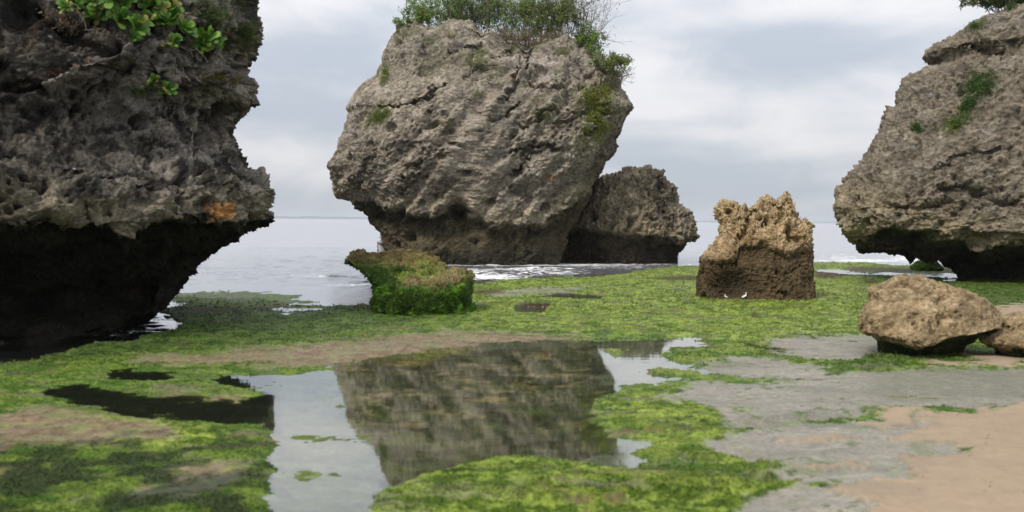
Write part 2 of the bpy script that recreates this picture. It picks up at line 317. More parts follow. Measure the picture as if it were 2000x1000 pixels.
    sc = mixc(sc, (0.15, 0.145, 0.11), sst(fbm(P2, 0.5, 6, .62, off=91.0), -0.05, 0.35) * 0.75); sc = mixc(sc, (0.13, 0.13, 0.085), slg * .7); sc = mixc(sc, (0.12, 0.15, 0.06), sst(fbm(P, 1.3, 6, .7, off=191.0), 0.12, 0.35) * .6)
    slp = slab * np.clip(1 - sst(nf * .9 + nz + .6 * st, 0.30, 0.42) * sst(1720 - px0, -60, 120), 0, 1)
    c = c * (1 - slp[..., None]) + sc * slp[..., None]
    nc = np.array([0.295, 0.222, 0.148]) * (1 + 0.10 * nf[..., None] + 0.10 * nb[..., None] + .12 * nz[..., None]); nc = mixc(nc, (0.19, 0.16, 0.12), sst(fbm(P * np.array([.6, 2, 1]), .8, 6, .65, off=7.7), .05, .35) * .6 * sst(1960 - px0 + (900 - py0), -40, 260)); nc = mixc(nc, (0.04, 0.035, 0.02), sst(fbm(P, 16., 2, off=3.3), .52, .6) * .8)
    c = c * (1 - sand[..., None]) + nc * sand[..., None]
    c = mixc(c, (0.20, 0.25, 0.05), isle * .6 * t)
    c = mixc(c, (0.05, 0.025, 0.012), brown * 0.85); c = mixc(c, (0.035, 0.03, 0.02), darkw * 0.9)
    # pool bottoms
    pb = np.array([0.17, 0.175, 0.14]) * (1 + .6 * nz[..., None])
    PB = P * np.array([.8, 2.6, 1]); b1 = fbm(PB, 1.3, 7, .72, off=31.0); b2 = fbm(PB, 1.6, 7, .72, off=131.0); b3 = fbm(PB, 1.9, 7, .72, off=51.0)
    pb = mixc(pb, (0.03, 0.038, 0.016), bed * .92); pb = mixc(pb, (0.34, 0.26, 0.13), sst(b1, .04, .16) * bed * sst(900 - py0, 0, 160)); pb = mixc(pb, (0.025, 0.03, 0.012), sst(b2, 0, .14) * (.35 + .6 * bed)); pb = mixc(pb, (0.010, 0.012, 0.007), sst(560 - px0, 0, 40) * sst(860 - py0, 0, 30) * .95)  # weed tones, with the rocks' dark reflections painted into the bottom
    pb = mixc(pb, (0.10, 0.13, 0.035), sst(b3, .02, .20) * .8 * sst(px0, 540, 600))
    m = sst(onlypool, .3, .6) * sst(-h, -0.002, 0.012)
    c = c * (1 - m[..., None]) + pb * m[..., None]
    m = (1 - reef) * (1 - shoal); c = mixc(c, (0.10, 0.11, 0.10), m)
    return h, np.clip(c, 0.004, 0.8), dict(land=land, matte=np.maximum(alg * land * (1 - slp), sst(pool, .2, .5) * reef), alg=alg * land * (1 - slp), sand=sand, slab=slp, clump=clump, bright=bright, darkg=darkg, shoal=sh, lf=lf, wetland=1 - sand)

# ------------------------------------------------------------------ ground mesh
def persp_grid(us, vs):
    Y = H * F / vs; Yg, U = np.meshgrid(Y, us, indexing='ij'); X = (U - 1000) / F * Yg
    return X, Yg
us = np.concatenate([np.arange(-800, -20, 12.0), np.arange(-20, 2020, 2.0), np.arange(2020, 2800, 12.0)])
vs = np.concatenate([np.arange(1000, 600, -14.0), np.arange(600, 120, -1.45), np.arange(120, 76, -0.9), [74, 70, 64, 50, 30, 12, 4, 1.2]])
X, Y = persp_grid(us, vs)
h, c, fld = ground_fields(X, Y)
h = np.where(Y > 56, -1.2 - (Y - 56) * 0.003, h)
m, n, l = material('reef_surface')
out = N(n, 'ShaderNodeOutputMaterial'); b = N(n, 'ShaderNodeBsdfPrincipled', ins={'Specular IOR Level': 0.4}); l.new(b.outputs[0], out.inputs[0]); sp = N(n, 'ShaderNodeMapRange', ins={'To Min': 0.38, 'To Max': 0.08}); sat = N(n, 'ShaderNodeAttribute', attribute_name='weed'); l.new(sat.outputs['Fac'], sp.inputs[0]); l.new(sp.outputs[0], b.inputs['Specular IOR Level'])
at = N(n, 'ShaderNodeAttribute', attribute_name='Col'); wa = N(n, 'ShaderNodeAttribute', attribute_name='weed'); sa = N(n, 'ShaderNodeAttribute', attribute_name='dry'); t = N(n, 'ShaderNodeTexCoord')
a = N(n, 'ShaderNodeTexNoise', ins={'Scale': 26.0, 'Detail': 7, 'Roughness': 0.7}); l.new(t.outputs['Object'], a.inputs[0])
a2 = N(n, 'ShaderNodeTexNoise', ins={'Scale': 6.0, 'Detail': 6, 'Roughness': 0.7}); l.new(t.outputs['Object'], a2.inputs[0])
mr = N(n, 'ShaderNodeMapRange', ins={'From Min': 0.3, 'From Max': 0.7, 'To Min': 0.66, 'To Max': 1.34}); l.new(a.outputs[0], mr.inputs[0])
mr3 = N(n, 'ShaderNodeMapRange', ins={'From Min': 0.3, 'From Max': 0.7, 'To Min': 0.75, 'To Max': 1.22}); l.new(a2.outputs[0], mr3.inputs[0])
mm = N(n, 'ShaderNodeMath', operation='MULTIPLY'); l.new(mr.outputs[0], mm.inputs[0]); l.new(mr3.outputs[0], mm.inputs[1])
mo = N(n, 'ShaderNodeMix', data_type='FLOAT', ins={2: 1.0}); md = N(n, 'ShaderNodeMath', operation='MULTIPLY_ADD', ins={1: -0.75, 2: 1.0}); l.new(sa.outputs['Fac'], md.inputs[0]); l.new(md.outputs[0], mo.inputs[0]); l.new(mm.outputs[0], mo.inputs[3])
vs_ = N(n, 'ShaderNodeVectorMath', operation='SCALE'); l.new(at.outputs['Color'], vs_.inputs[0]); l.new(mo.outputs[0], vs_.inputs[3]); l.new(vs_.outputs[0], b.inputs['Base Color'])
ro = N(n, 'ShaderNodeMapRange', ins={'To Min': 0.62, 'To Max': 0.95}); l.new(sa.outputs['Fac'], ro.inputs[0]); l.new(ro.outputs[0], b.inputs['Roughness'])
bs = N(n, 'ShaderNodeMapRange', ins={'To Min': 0.12, 'To Max': 0.7}); l.new(wa.outputs['Fac'], bs.inputs[0])
bp = N(n, 'ShaderNodeBump', ins={'Distance': 0.03}); l.new(bs.outputs[0], bp.inputs['Strength']); l.new(a.outputs[0], bp.inputs['Height']); l.new(bp.outputs[0], b.inputs['Normal'])
M_reef = m
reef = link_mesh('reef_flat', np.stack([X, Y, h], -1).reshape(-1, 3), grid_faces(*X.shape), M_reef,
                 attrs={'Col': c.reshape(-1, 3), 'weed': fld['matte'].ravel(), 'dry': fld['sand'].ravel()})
tag(reef, 'tidal reef flat with green algae, grey slabs and sand', kind='structure')

# ------------------------------------------------------------------ water
m, n, l = material('sea_water')
def water_nodes(n, l, chop, tint, bumpscale, floor):
    out = N(n, 'ShaderNodeOutputMaterial'); t = N(n, 'ShaderNodeTexCoord')
    gl = N(n, 'ShaderNodeBsdfGlossy', ins={'Roughness': 0.03, 'Color': (0.97, 0.97, 0.98, 1)}); tr = N(n, 'ShaderNodeBsdfTransparent', ins={'Color': (*tint, 1)})
    fr = N(n, 'ShaderNodeLayerWeight', ins={'Blend': 0.5}); fp_ = N(n, 'ShaderNodeMath', operation='POWER', ins={1: 4.6}); l.new(fr.outputs['Facing'], fp_.inputs[0]); fb = N(n, 'ShaderNodeMath', operation='MULTIPLY_ADD', ins={1: 1 - floor, 2: floor}); l.new(fp_.outputs[0], fb.inputs[0]); mx = N(n, 'ShaderNodeMixShader'); l.new(fb.outputs[0], mx.inputs[0]); l.new(tr.outputs[0], mx.inputs[1]); l.new(gl.outputs[0], mx.inputs[2])
    mp = N(n, 'ShaderNodeMapping', ins={'Scale': (1, 2.2, 1)}); l.new(t.outputs['Object'], mp.inputs[0])
    a = N(n, 'ShaderNodeTexNoise', ins={'Scale': bumpscale, 'Detail': 4, 'Roughness': 0.55}); l.new(mp.outputs[0], a.inputs[0])
    bp = N(n, 'ShaderNodeBump', ins={'Strength': 1.0, 'Distance': chop}); l.new(a.outputs[0], bp.inputs['Height'])
    for x in (gl, fr): l.new(bp.outputs[0], x.inputs['Normal'])
    return out, mx, gl, t
out, mx, gl, t = water_nodes(n, l, 0.022, (0.45, 0.5, 0.5), 1.6, 0.5)
gl.inputs['Roughness'].default_value = 0.12
body = N(n, 'ShaderNodeBsdfDiffuse', ins={'Color': (0.44, 0.45, 0.48, 1)}); dp = N(n, 'ShaderNodeAttribute', attribute_name='deep'); m2 = N(n, 'ShaderNodeMixShader')
dm = N(n, 'ShaderNodeMath', operation='MULTIPLY', ins={1: 0.5}); l.new(dp.outputs['Fac'], dm.inputs[0]); l.new(dm.outputs[0], m2.inputs[0]); l.new(mx.outputs[0], m2.inputs[1]); l.new(body.outputs[0], m2.inputs[2])
fo = N(n, 'ShaderNodeAttribute', attribute_name='foam'); fm = N(n, 'ShaderNodeBsdfDiffuse', ins={'Color': (0.78, 0.79, 0.80, 1)})
mp = N(n, 'ShaderNodeMapping', ins={'Scale': (1, 2.0, 1)}); l.new(t.outputs['Object'], mp.inputs[0])
fn = N(n, 'ShaderNodeTexNoise', ins={'Scale': 3.0, 'Detail': 8, 'Roughness': 0.75, 'Distortion': 0.8}); l.new(mp.outputs[0], fn.inputs[0])
fs = N(n, 'ShaderNodeMath', operation='MULTIPLY_ADD', ins={1: 2.6, 2: -0.9}); l.new(fn.outputs[0], fs.inputs[0]); fa = N(n, 'ShaderNodeMath', operation='ADD'); l.new(fo.outputs['Fac'], fa.inputs[0]); l.new(fs.outputs[0], fa.inputs[1])
fr2 = N(n, 'ShaderNodeMapRange', interpolation_type='SMOOTHSTEP', ins={'From Min': 0.9, 'From Max': 1.08}); l.new(fa.outputs[0], fr2.inputs[0])
m3 = N(n, 'ShaderNodeMixShader'); l.new(fr2.outputs[0], m3.inputs[0]); l.new(m2.outputs[0], m3.inputs[1]); l.new(fm.outputs[0], m3.inputs[2]); l.new(m3.outputs[0], out.inputs[0])
M_sea = m
m, n, l = material('still_pool_water')
out, mx, gl, t = water_nodes(n, l, 0.0006, (0.86, 0.90, 0.78), 2.2, 0.12)
gl.inputs['Roughness'].default_value = 0.015
l.new(mx.outputs[0], out.inputs[0]); M_pool = m
FOAM = [  # px, py, rx, ry, strength
    (1000, 527, 180, 3, .42), (960, 541, 90, 5, .48), (1080, 533, 90, 5, .38), (930, 533, 60, 5, .42), (1060, 517, 330, 2.5, .5), (1180, 522, 140, 2.5, .3), (1070, 510, 22, 4, .6), (1000, 512, 14, 4, .6),
    (690, 557, 90, 2.5, .34), (600, 562, 120, 3, .25), (600, 540, 90, 4, .22), (480, 560, 120, 6, .20), (560, 548, 90, 6, .18), (420, 548, 80, 8, .15), (300, 640, 70, 5, .22), (260, 648, 60, 4, .26), (320, 610, 25, 10, .2), (230, 655, 50, 4, .25),
    (1690, 509, 110, 3, .45), (1640, 504, 60, 4, .30), (1610, 510, 40, 4, .35), (1790, 506, 70, 4, .42), (1770, 498, 50, 3.5, .55), (1730, 500, 40, 5, .2), (1840, 510, 60, 3, .3), (640, 484, 200, 2, .12), (1620, 488, 70, 3, .15), (1900, 512, 80, 5, .3)]
def waves(X, Y):
    P = np.stack([X, Y, np.zeros_like(X)], -1); px, py = proj(P)
    chop = fbm(P * np.array([1, 2.6, 1]), 0.9, 5, 0.6, off=13.0); swell = fbm(P * np.array([0.25, 1.4, 1]), 0.16, 3, 0.5, off=19.0, ridge=True)
    chan = sst(360 - px, 0, 60) * sst(py, 560, 600) * sst(672 - py, 0, 16)
    amp = np.clip((Y - 22) / 14, 0.12, 1) * sst(560 - py, -30, 18) + chan * 0.75
    z = amp * (chop * 0.11 + np.clip(swell, 0, 1) * 0.0)
    d = lambda x, y, rx, ry: np.exp(-((px - x) / rx) ** 2 - ((py - y) / ry) ** 2)
    z = z + np.where(Y > 24, 1, 0) * (0.10 * d(640, 486, 190, 1.2) + 0.10 * d(520, 487, 60, 1.1) + 0.06 * d(560, 527, 140, 1.3) + 0.10 * d(620, 540, 60, 1.5) + 0.40 * d(1735, 498, 90, 2.6) + 0.35 * d(1775, 497, 40, 2.4) + 0.12 * d(1640, 500, 60, 2) + 0.10 * d(1560, 470, 300, .8) + 0.16 * d(960, 535, 110, 1.6) + 0.10 * d(1060, 527, 80, 1.4))
    f = np.zeros_like(X)
    for x, y, rx, ry, s in FOAM: f = np.maximum(f, s * 1.55 * d(x, y, rx, ry * 1.5))
    f = f + amp * np.clip(chop, 0, 1) * 0.55 * sst(py, 500, 545) 
    return z, f, px, py
us = np.concatenate([np.arange(-1800, -20, 40.0), np.arange(-20, 2020, 3.0), np.arange(2020, 3800, 40.0)])
vs = np.concatenate([np.arange(600, 245, -40.0), np.arange(240, 60, -1.2), np.arange(60, 12, -1.0), np.geomspace(12, 0.12, 40)])
X, Y = persp_grid(us, vs); z, foam, px, py = waves(X, Y)
fc = grid_faces(*X.shape)
split = np.where(px < 620, 676, 652)
isp = (py > split)
v = np.stack([X, Y, z], -1).reshape(-1, 3); fp = isp.ravel()[fc].all(1)
deep = np.clip((Y - 30) / 40, 0, 1).ravel()
def sub(faces):
    u, inv = np.unique(faces, return_inverse=True); return u, inv.reshape(faces.shape)
u_, f_ = sub(fc[~fp]); sea = link_mesh('sea', v[u_], f_, M_sea, attrs={'foam': foam.ravel()[u_], 'deep': deep[u_]}); tag(sea, 'pale grey sea with low waves and foam', kind='structure')
xs = np.array([-12, 14]); pv = []
u_, f_ = sub(fc[fp]); vv = v[u_].copy(); vv[:, 2] = 0.0
poolw = link_mesh('tide_pool_water', vv, f_, M_pool); tag(poolw, 'still tide pool water mirroring the rocks and sky', kind='structure')

# ------------------------------------------------------------------ distant coast
def coast(name, x0, x1, Yd, hmax, seed, label):
    k = 220; t = np.linspace(0, 1, k); px = x0 + (x1 - x0) * t
    base = at_y(px, np.full(k, 430.0), np.full(k, float(Yd))); env = np.minimum(1, np.minimum(t, 1 - t) * 6) ** .6
    hh = env * hmax * (0.62 + 0.5 * fbm(np.stack([t * 9, 0 * t + seed, 0 * t], -1), 1.0, 4))
    rows = []
    for yy, kk in ((-300, 0), (-120, .55), (0, .9), (250, 1.0), (600, .7), (1200, 0)):
        rows.append(np.stack([base[:, 0] * (Yd + yy) / Yd, np.full(k, Yd + yy), hh * kk + fbm(np.stack([t * 40, 0 * t + yy, 0 * t], -1), 1.0, 3) * hmax * .12 * (kk > 0) - 0.3 * (kk == 0)], -1))
    o = link_mesh(name, np.array(rows).reshape(-1, 3), grid_faces(6, k), M_coast); tag(o, label, kind='structure'); return base, hh
M_coast = plain('coast_woodland', (0.05, 0.08, 0.07), 0.9, 0.01, 0.4)
coast('distant_coast', 380, 760, 9000, 34, 1, 'low blue coast on the horizon at the left')
coast('distant_coast', 1330, 1700, 9000, 17, 2, 'low blue coast on the horizon at the right')

# ------------------------------------------------------------------ rocks
def outline_at(pts, py):
    p = np.array(sorted(pts, key=lambda q: q[1]), float); return np.interp(py, p[:, 1], p[:, 0])
def build_rock(name, left, right, ctrl, nrow, nth, disp, colour, mat, label, cat='boulder', e=0.8, cap=0.25, base_z=-0.5, topline=None, group=None, frontfrac=0.74, push=None, jit=0.0):
    """ctrl rows: (py, yc, rf, rb). left/right: outline points (px, py); cross-section at each height is a rounded super-ellipse"""
    ctrl = np.array(ctrl, float); top = ctrl[0, 0]; bot = ctrl[-1, 0]
    py = np.linspace(top, bot, 1600); yc, rf, rb = (np.interp(py, ctrl[:, 0], ctrl[:, i]) for i in (1, 2, 3))
    ker = np.hanning(61); ker /= ker.sum()
    sm = lambda a: np.convolve(np.pad(a, 30, mode='edge'), ker, 'valid')
    yc, rf, rb = sm(yc), sm(rf), sm(rb)
    xl = outline_at(left, py); xr = outline_at(right, py)
    Lp = at_y(xl, py, yc); Rp = at_y(xr, py, yc)
    Z = (Lp[:, 2] + Rp[:, 2]) / 2
    prof = np.stack([Lp[:, 0], Rp[:, 0], Z, yc, rf, rb], -1)
    ex = prof[-1].copy(); ex[2] = min(base_z, ex[2] - .2); prof = np.vstack([prof, ex])
    capr = int(nrow * cap); body = nrow - capr
    d = np.abs(np.diff(prof[:, 0])) * .35 + np.abs(np.diff(prof[:, 1])) * .35 + np.abs(np.diff(prof[:, 2])) + np.abs(np.diff(prof[:, 3] - prof[:, 4])) * .35
    s = np.concatenate([[0], np.cumsum(d)]); ss = np.linspace(0, s[-1], body)
    pr = np.stack([np.interp(ss, s, prof[:, i]) for i in range(6)], -1)
    nf_ = int(nth * frontfrac); a = np.concatenate([np.linspace(math.pi, 2 * math.pi, nf_, endpoint=False), np.linspace(0, math.pi, nth - nf_, endpoint=False)])
    # even spacing on screen for the front half
    ca, sa = np.cos(a), np.sin(a); cx = np.sign(ca) * np.abs(ca) ** e; sy = np.sign(sa) * np.abs(sa) ** e
    rs = np.concatenate([np.sqrt(np.linspace(0.0004, 1, capr, endpoint=False)), np.ones(body)])
    pp = np.vstack([np.repeat(pr[:1], capr, 0), pr])
    mx_ = (pp[:, 0] + pp[:, 1]) / 2; hx = (pp[:, 1] - pp[:, 0]) / 2
    dome = np.where(rs < 1, (1 - rs ** 2) * 0.06 * hx, 0)
    P = np.stack([mx_[:, None] + hx[:, None] * rs[:, None] * cx[None],
                  pp[:, 3][:, None] + np.where(sy[None] < 0, pp[:, 4][:, None], pp[:, 5][:, None]) * rs[:, None] * sy[None],
                  np.repeat((pp[:, 2] + dome)[:, None], nth, 1)], -1)
    if topline is not None:
        nominal, fade, pts = topline; pts = np.array(pts, float)
        px, pyy = proj(P); want = np.interp(px, pts[:, 0], pts[:, 1]); w = sst(nominal + fade - pyy, 0, fade)
        P[..., 2] += -(want - nominal) * w * P[..., 1] / F
    def normals(P):
        du = np.roll(P, -1, 1) - np.roll(P, 1, 1); dv = np.gradient(P, axis=0); nn = np.cross(du, dv); 
        ln = np.linalg.norm(nn, axis=-1, keepdims=True); nn = nn / np.maximum(ln, 1e-9); c0 = P.mean((0, 1)); c0 = P[:, :, :].mean(1, keepdims=True)
        if (nn * (P - c0)).sum(-1).mean() < 0: nn = -nn
        return nn
    nn = normals(P)
    for _ in range(3):
        nn = (nn + np.roll(nn, 1, 1) + np.roll(nn, -1, 1)); nn[1:-1] = nn[1:-1] + nn[:-2] + nn[2:]; nn /= np.maximum(np.linalg.norm(nn, axis=-1, keepdims=True), 1e-9)
    px, pyy = proj(P)
    if push is not None:
        P[..., 1] += push(px, pyy, P) * np.clip(-nn[..., 1] * 1.5, 0, 1)
    dd, aux = disp(P, nn, px, pyy)
    edge = np.ones(P.shape[0]); edge[:max(2, capr // 3)] = np.linspace(0.3, 1, max(2, capr // 3))
    Q = P + nn * (dd * edge[:, None])[..., None]
    if jit: pass
    col = colour(Q, nn, px, pyy, aux)
    Vv = Q.reshape(-1, 3); F_ = grid_faces(P.shape[0], nth, True)[:, ::-1]
    # close the pole
    o_ = np.array([mx_[-1], pp[-1, 3], 0.0])
    ob = link_mesh(name, Vv, F_, mat, attrs={'Col': np.clip(col, .004, .9).reshape(-1, 3)}, origin=o_)
    tag(ob, label, cat, group); return ob
def karst(P, nn, px, py, a=(0.22, 0.10, 0.06, 0.05), sc=0.35, diag=0.0, pit=3.0, seed=0.0, strat=(1, 1, 1), led=0.0, ls=.75, la=48):
    """limestone relief: broad facets, ridges along the bedding, solution pits"""
    Q = P.copy()
    if diag:
        cd, sd = math.cos(diag), math.sin(diag); s_ = P[..., 0] * cd + P[..., 2] * sd; t_ = -P[..., 0] * sd + P[..., 2] * cd
        Q = np.stack([s_ * 0.42, P[..., 1], t_], -1)
    Q = Q * np.array(strat)
    wq = np.stack([fbm(Q, sc * 2, 3, off=seed + 1), fbm(Q, sc * 2, 3, off=seed + 5), fbm(Q, sc * 2, 3, off=seed + 9)], -1)
    Qw = Q + wq * 0.35
    broad = fbm(Qw, sc, 3, 0.5, off=seed); w1, idr = worley(Qw, sc * 1.9, seed + 3)
    mid = fbm(Q + wq * .1, sc * 3.2, 6, 0.66, off=seed + 7, ridge=True); fine = fbm(P + wq * .1, sc * 9, 5, 0.78, off=seed + 2)
    wp, ip = worley(P * np.array([1, 1, .8]) + wq * .25, pit, seed + 11)
    pits = -(sst(0.46 - wp, 0, 0.26)) * (ip > 0.40)
    wp3, ip3 = worley(P + wq * .2, pit * 2.3, seed + 31); pits3 = -(sst(0.46 - wp3, 0, 0.26)) * (ip3 > 0.35)
    wp2, ip2 = worley(P * np.array([1, 1, 1.3]) + wq * .5, pit * .36, seed + 15); big = -(sst(0.40 - wp2, 0, 0.2)) * (ip2 > 0.80)
    patch = sst(fbm(P, sc * 1.2, 3, off=seed + 77), -.35, .25)
    d = a[0] * (broad + (0.5 - w1) * 0.6) + a[1] * (mid - .45) * 1.3 + a[2] * fine * 1.5 + a[3] * patch * (pits + .55 * pits3) + a[3] * 2.2 * big
    if led:
        cl_, sl_ = math.cos(R(la)), math.sin(R(la)); tt = (-P[..., 0] * sl_ + P[..., 2] * cl_) * ls + P[..., 1] * .25 + 1.0 * fbm(P, .35, 5, .66, off=seed + 55); f_ = tt - np.floor(tt)
        d = d + led * (sst(f_, 0, .82) - sst(f_, .84, 1.0) - .4) * sst(fbm(P, .45, 3, off=seed + 66), -.35, .15)
    d = d - d.mean() - .9 * d.std()
    return d, dict(broad=broad, mid=mid, fine=fine, pits=patch * (pits + .8 * pits3) + big, w1=w1, cell=idr)
def carve(px, py, poly, width, depth):
    """a fissure along a polyline, in pixels of the front face"""
    d = np.full(px.shape, 1e9); p = np.array(poly, float)
    for i in range(len(p) - 1):
        a, b = p[i], p[i + 1]; e = b - a; t = np.clip(((px - a[0]) * e[0] + (py - a[1]) * e[1]) / (e @ e), 0, 1)
        d = np.minimum(d, np.hypot(px - a[0] - e[0] * t, py - a[1] - e[1] * t))
    if width < 8: d = d * (1 + .35 * np.sin(px * .21 + py * .13) + .3 * np.sin(px * .53 - py * .41))
    return depth * np.exp(-(d / width) ** 2)
def hole(px, py, x, y, rx, ry, depth): return depth * np.exp(-(((px - x) / rx) ** 2 + ((py - y) / ry) ** 2) ** 1.5)
def below(px, py, line, depth, soft=10.0, wob=None):
    p = np.array(line, float); L = np.interp(px, p[:, 0], p[:, 1])
    if wob is not None: L = L + wob
    return depth * sst(py - L, 0, soft)

# ---- the big middle rock
def push_mid(px, py, P):
    wob = fbm(P, 2.2, 4, 0.6, off=4) * 16 + fbm(P, 0.8, 2, off=14) * 12
    line = [(640, 402), (700, 398), (740, 412), (790, 420), (850, 418), (880, 400), (905, 402), (935, 424), (975, 438), (1020, 434), (1060, 436), (1095, 418), (1135, 388), (1180, 360), (1240, 330)]
    d = below(px, py, line, 0.50, 9, wob) + below(px, py, line, 0.35, 60, wob + 10)
    d += hole(px, py, 893, 412, 13, 17, 1.0) + hole(px, py, 735, 424, 14, 10, .5) + hole(px, py, 1010, 375, 16, 14, .45) + hole(px, py, 1000, 345, 12, 10, .3)
    w = fbm(P, 1.6, 5, .65, off=33) * 22
    for poly, wd, dp in [([(735, 205), (800, 195), (850, 175), (870, 160)], 3.0, .40), ([(880, 95), (900, 92), (935, 80)], 3.0, .45), ([(985, 185), (1012, 150), (1035, 110)], 5.0, .55), ([(1010, 345), (1040, 305), (1075, 280)], 4, .35),
                         ([(1020, 245), (1060, 225), (1080, 210)], 4, .40), ([(1080, 250), (1120, 225), (1190, 215)], 4, .30), ([(1000, 300), (1030, 285), (1070, 280)], 3, .4), ([(780, 390), (800, 330), (840, 290)], 5, .25), ([(690, 380), (700, 340), (730, 300)], 5, .22),
                         ([(1000, 95), (960, 120), (900, 150)], 3, .2), ([(1010, 200), (990, 215), (960, 235)], 3, .35), ([(1040, 165), (1100, 170), (1110, 190)], 4, .25)]:
        d += carve(px + w, py + w * .8, poly, wd, dp)
    d -= carve(px + w, py, [(930, 250), (1000, 160), (1060, 110)], 14, .35) + carve(px + w, py, [(1040, 260), (1100, 130)], 22, .25)
    # the right flank turns away from the light
    d += sst(px - (1215 - (py - 215) * .55), -10, 70) * 1.2 * sst(py, 190, 260)
    return d
def disp_mid(P, nn, px, py): return karst(P, nn, px, py, (0.46, 0.10, 0.10, 0.13), 0.40, R(52), 3.4, 0.0, led=.28, ls=1.0, la=52)
def col_mid(Q, nn, px, py, A):
    P = Q; n1 = fbm(P, 0.5, 4, 0.6, off=2); n2 = fbm(P, 2.0, 5, 0.65, off=6); n3 = fbm(P * np.array([1, 1, .55]), 1.1, 4, off=12)
    cd, sd = math.cos(R(50)), math.sin(R(50)); PD = np.stack([(P[..., 0] * cd + P[..., 2] * sd) * .28, P[..., 1], -P[..., 0] * sd + P[..., 2] * cd], -1); n5 = fbm(PD, 1.5, 6, .68, off=88)
    c = np.ones(P.shape) * np.array([0.385, 0.335, 0.265]); c = mixc(c, (0.21, 0.185, 0.15), sst(n2 + n1 * .6, -0.05, 0.45) * .7)
    c = mixc(c, (0.50, 0.445, 0.39), sst(n3 + .3 * n2, 0.12, 0.42) * .7)
    for x, y, rx, ry, s in [(1080, 130, 34, 30, .8), (950, 215, 70, 30, .45), (1020, 120, 30, 40, .5), (870, 290, 60, 50, .3), (1050, 400, 60, 25, .4)]:
        c = mixc(c, (0.56, 0.48, 0.43), s * np.exp(-((px - x) / rx) ** 2 - ((py - y) / ry) ** 2) * sst(n2, -.35, .25))
    for x, y, rx, ry in [(1130, 130, 28, 32), (1015, 375, 26, 16), (1000, 240, 20, 22), (910, 80, 30, 12), (820, 80, 22, 18), (720, 330, 20, 30)]:
        c = mixc(c, (0.13, 0.135, 0.125), .65 * np.exp(-((px - x) / rx) ** 2 - ((py - y) / ry) ** 2) * sst(n2, -.4, .2))
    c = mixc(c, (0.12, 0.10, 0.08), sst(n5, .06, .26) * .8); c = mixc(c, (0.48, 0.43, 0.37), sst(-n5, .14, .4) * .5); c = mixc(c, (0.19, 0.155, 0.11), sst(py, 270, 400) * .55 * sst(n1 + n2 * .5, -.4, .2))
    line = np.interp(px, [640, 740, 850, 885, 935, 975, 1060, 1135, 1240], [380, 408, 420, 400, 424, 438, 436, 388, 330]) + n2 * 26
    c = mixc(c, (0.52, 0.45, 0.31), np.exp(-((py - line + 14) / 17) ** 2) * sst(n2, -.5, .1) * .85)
    tide = sst(py - line, -2, 14); c = mixc(c, (0.15, 0.125, 0.075), tide * .92); c = mixc(c, (0.04, 0.038, 0.03), np.exp(-((py - line - 20) / 12) ** 2) * .7)  # brown tidal band; the dark strip is undercut shade put into the colour
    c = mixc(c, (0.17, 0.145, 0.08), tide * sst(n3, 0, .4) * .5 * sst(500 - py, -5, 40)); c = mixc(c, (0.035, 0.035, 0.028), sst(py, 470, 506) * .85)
    c = mixc(c, (0.34, 0.20, 0.10), .6 * np.exp(-((px - 1075) / 12) ** 2 - ((py - 350) / 8) ** 2))
    c = mixc(c, (0.12, 0.10, 0.07), sst(px - (1205 - (py - 215) * .6), -5, 45) * sst(py, 215, 280) * .7)  # right flank's shade painted in as a darker tone
    c = mixc(c, (0.13, 0.15, 0.06), .4 * sst(n1, .1, .4) * sst(400 - py, 0, 200)); c = mixc(c, (0.09, 0.08, 0.065), np.clip(-A['pits'], 0, 1) * .55)
    return c
L = [(769, 50), (769, 58), (761, 96), (748, 128), (735, 160), (700, 198), (681, 221), (683, 229), (660, 280), (641, 332), (656, 378), (677, 393), (683, 404), (715, 423), (734, 446), (747, 461), (750, 495), (760, 515), (765, 527)]
Rr = [(1150, 50), (1165, 70), (1150, 90), (1180, 128), (1212, 166), (1225, 205), (1234, 215), (1222, 229), (1206, 262), (1190, 306), (1167, 342), (1152, 385), (1135, 420), (1110, 460), (1095, 500), (1085, 515), (1080, 527)]
Rr = [(1150, 60), (1165, 105), (1180, 128), (1212, 166), (1225, 205), (1234, 215), (1222, 229), (1206, 262), (1190, 306), (1167, 342), (1152, 385), (1135, 420), (1110, 460), (1095, 500), (1085, 515), (1080, 527)]
L = [(x + 8 * (y < 440), y) for x, y in L]
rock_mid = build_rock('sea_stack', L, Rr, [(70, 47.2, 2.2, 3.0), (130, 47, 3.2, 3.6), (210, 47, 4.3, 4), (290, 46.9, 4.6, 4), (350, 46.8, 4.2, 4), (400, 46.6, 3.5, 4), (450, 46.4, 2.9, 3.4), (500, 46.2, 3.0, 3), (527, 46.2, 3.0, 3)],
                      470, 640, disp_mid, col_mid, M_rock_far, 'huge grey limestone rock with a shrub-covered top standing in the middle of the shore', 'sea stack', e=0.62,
                      topline=(70, 60, [(760, 56), (800, 57), (844, 66), (873, 58), (940, 74), (972, 88), (1014, 100), (1042, 106), (1084, 94), (1106, 83), (1145, 94), (1170, 112)]), push=push_mid)

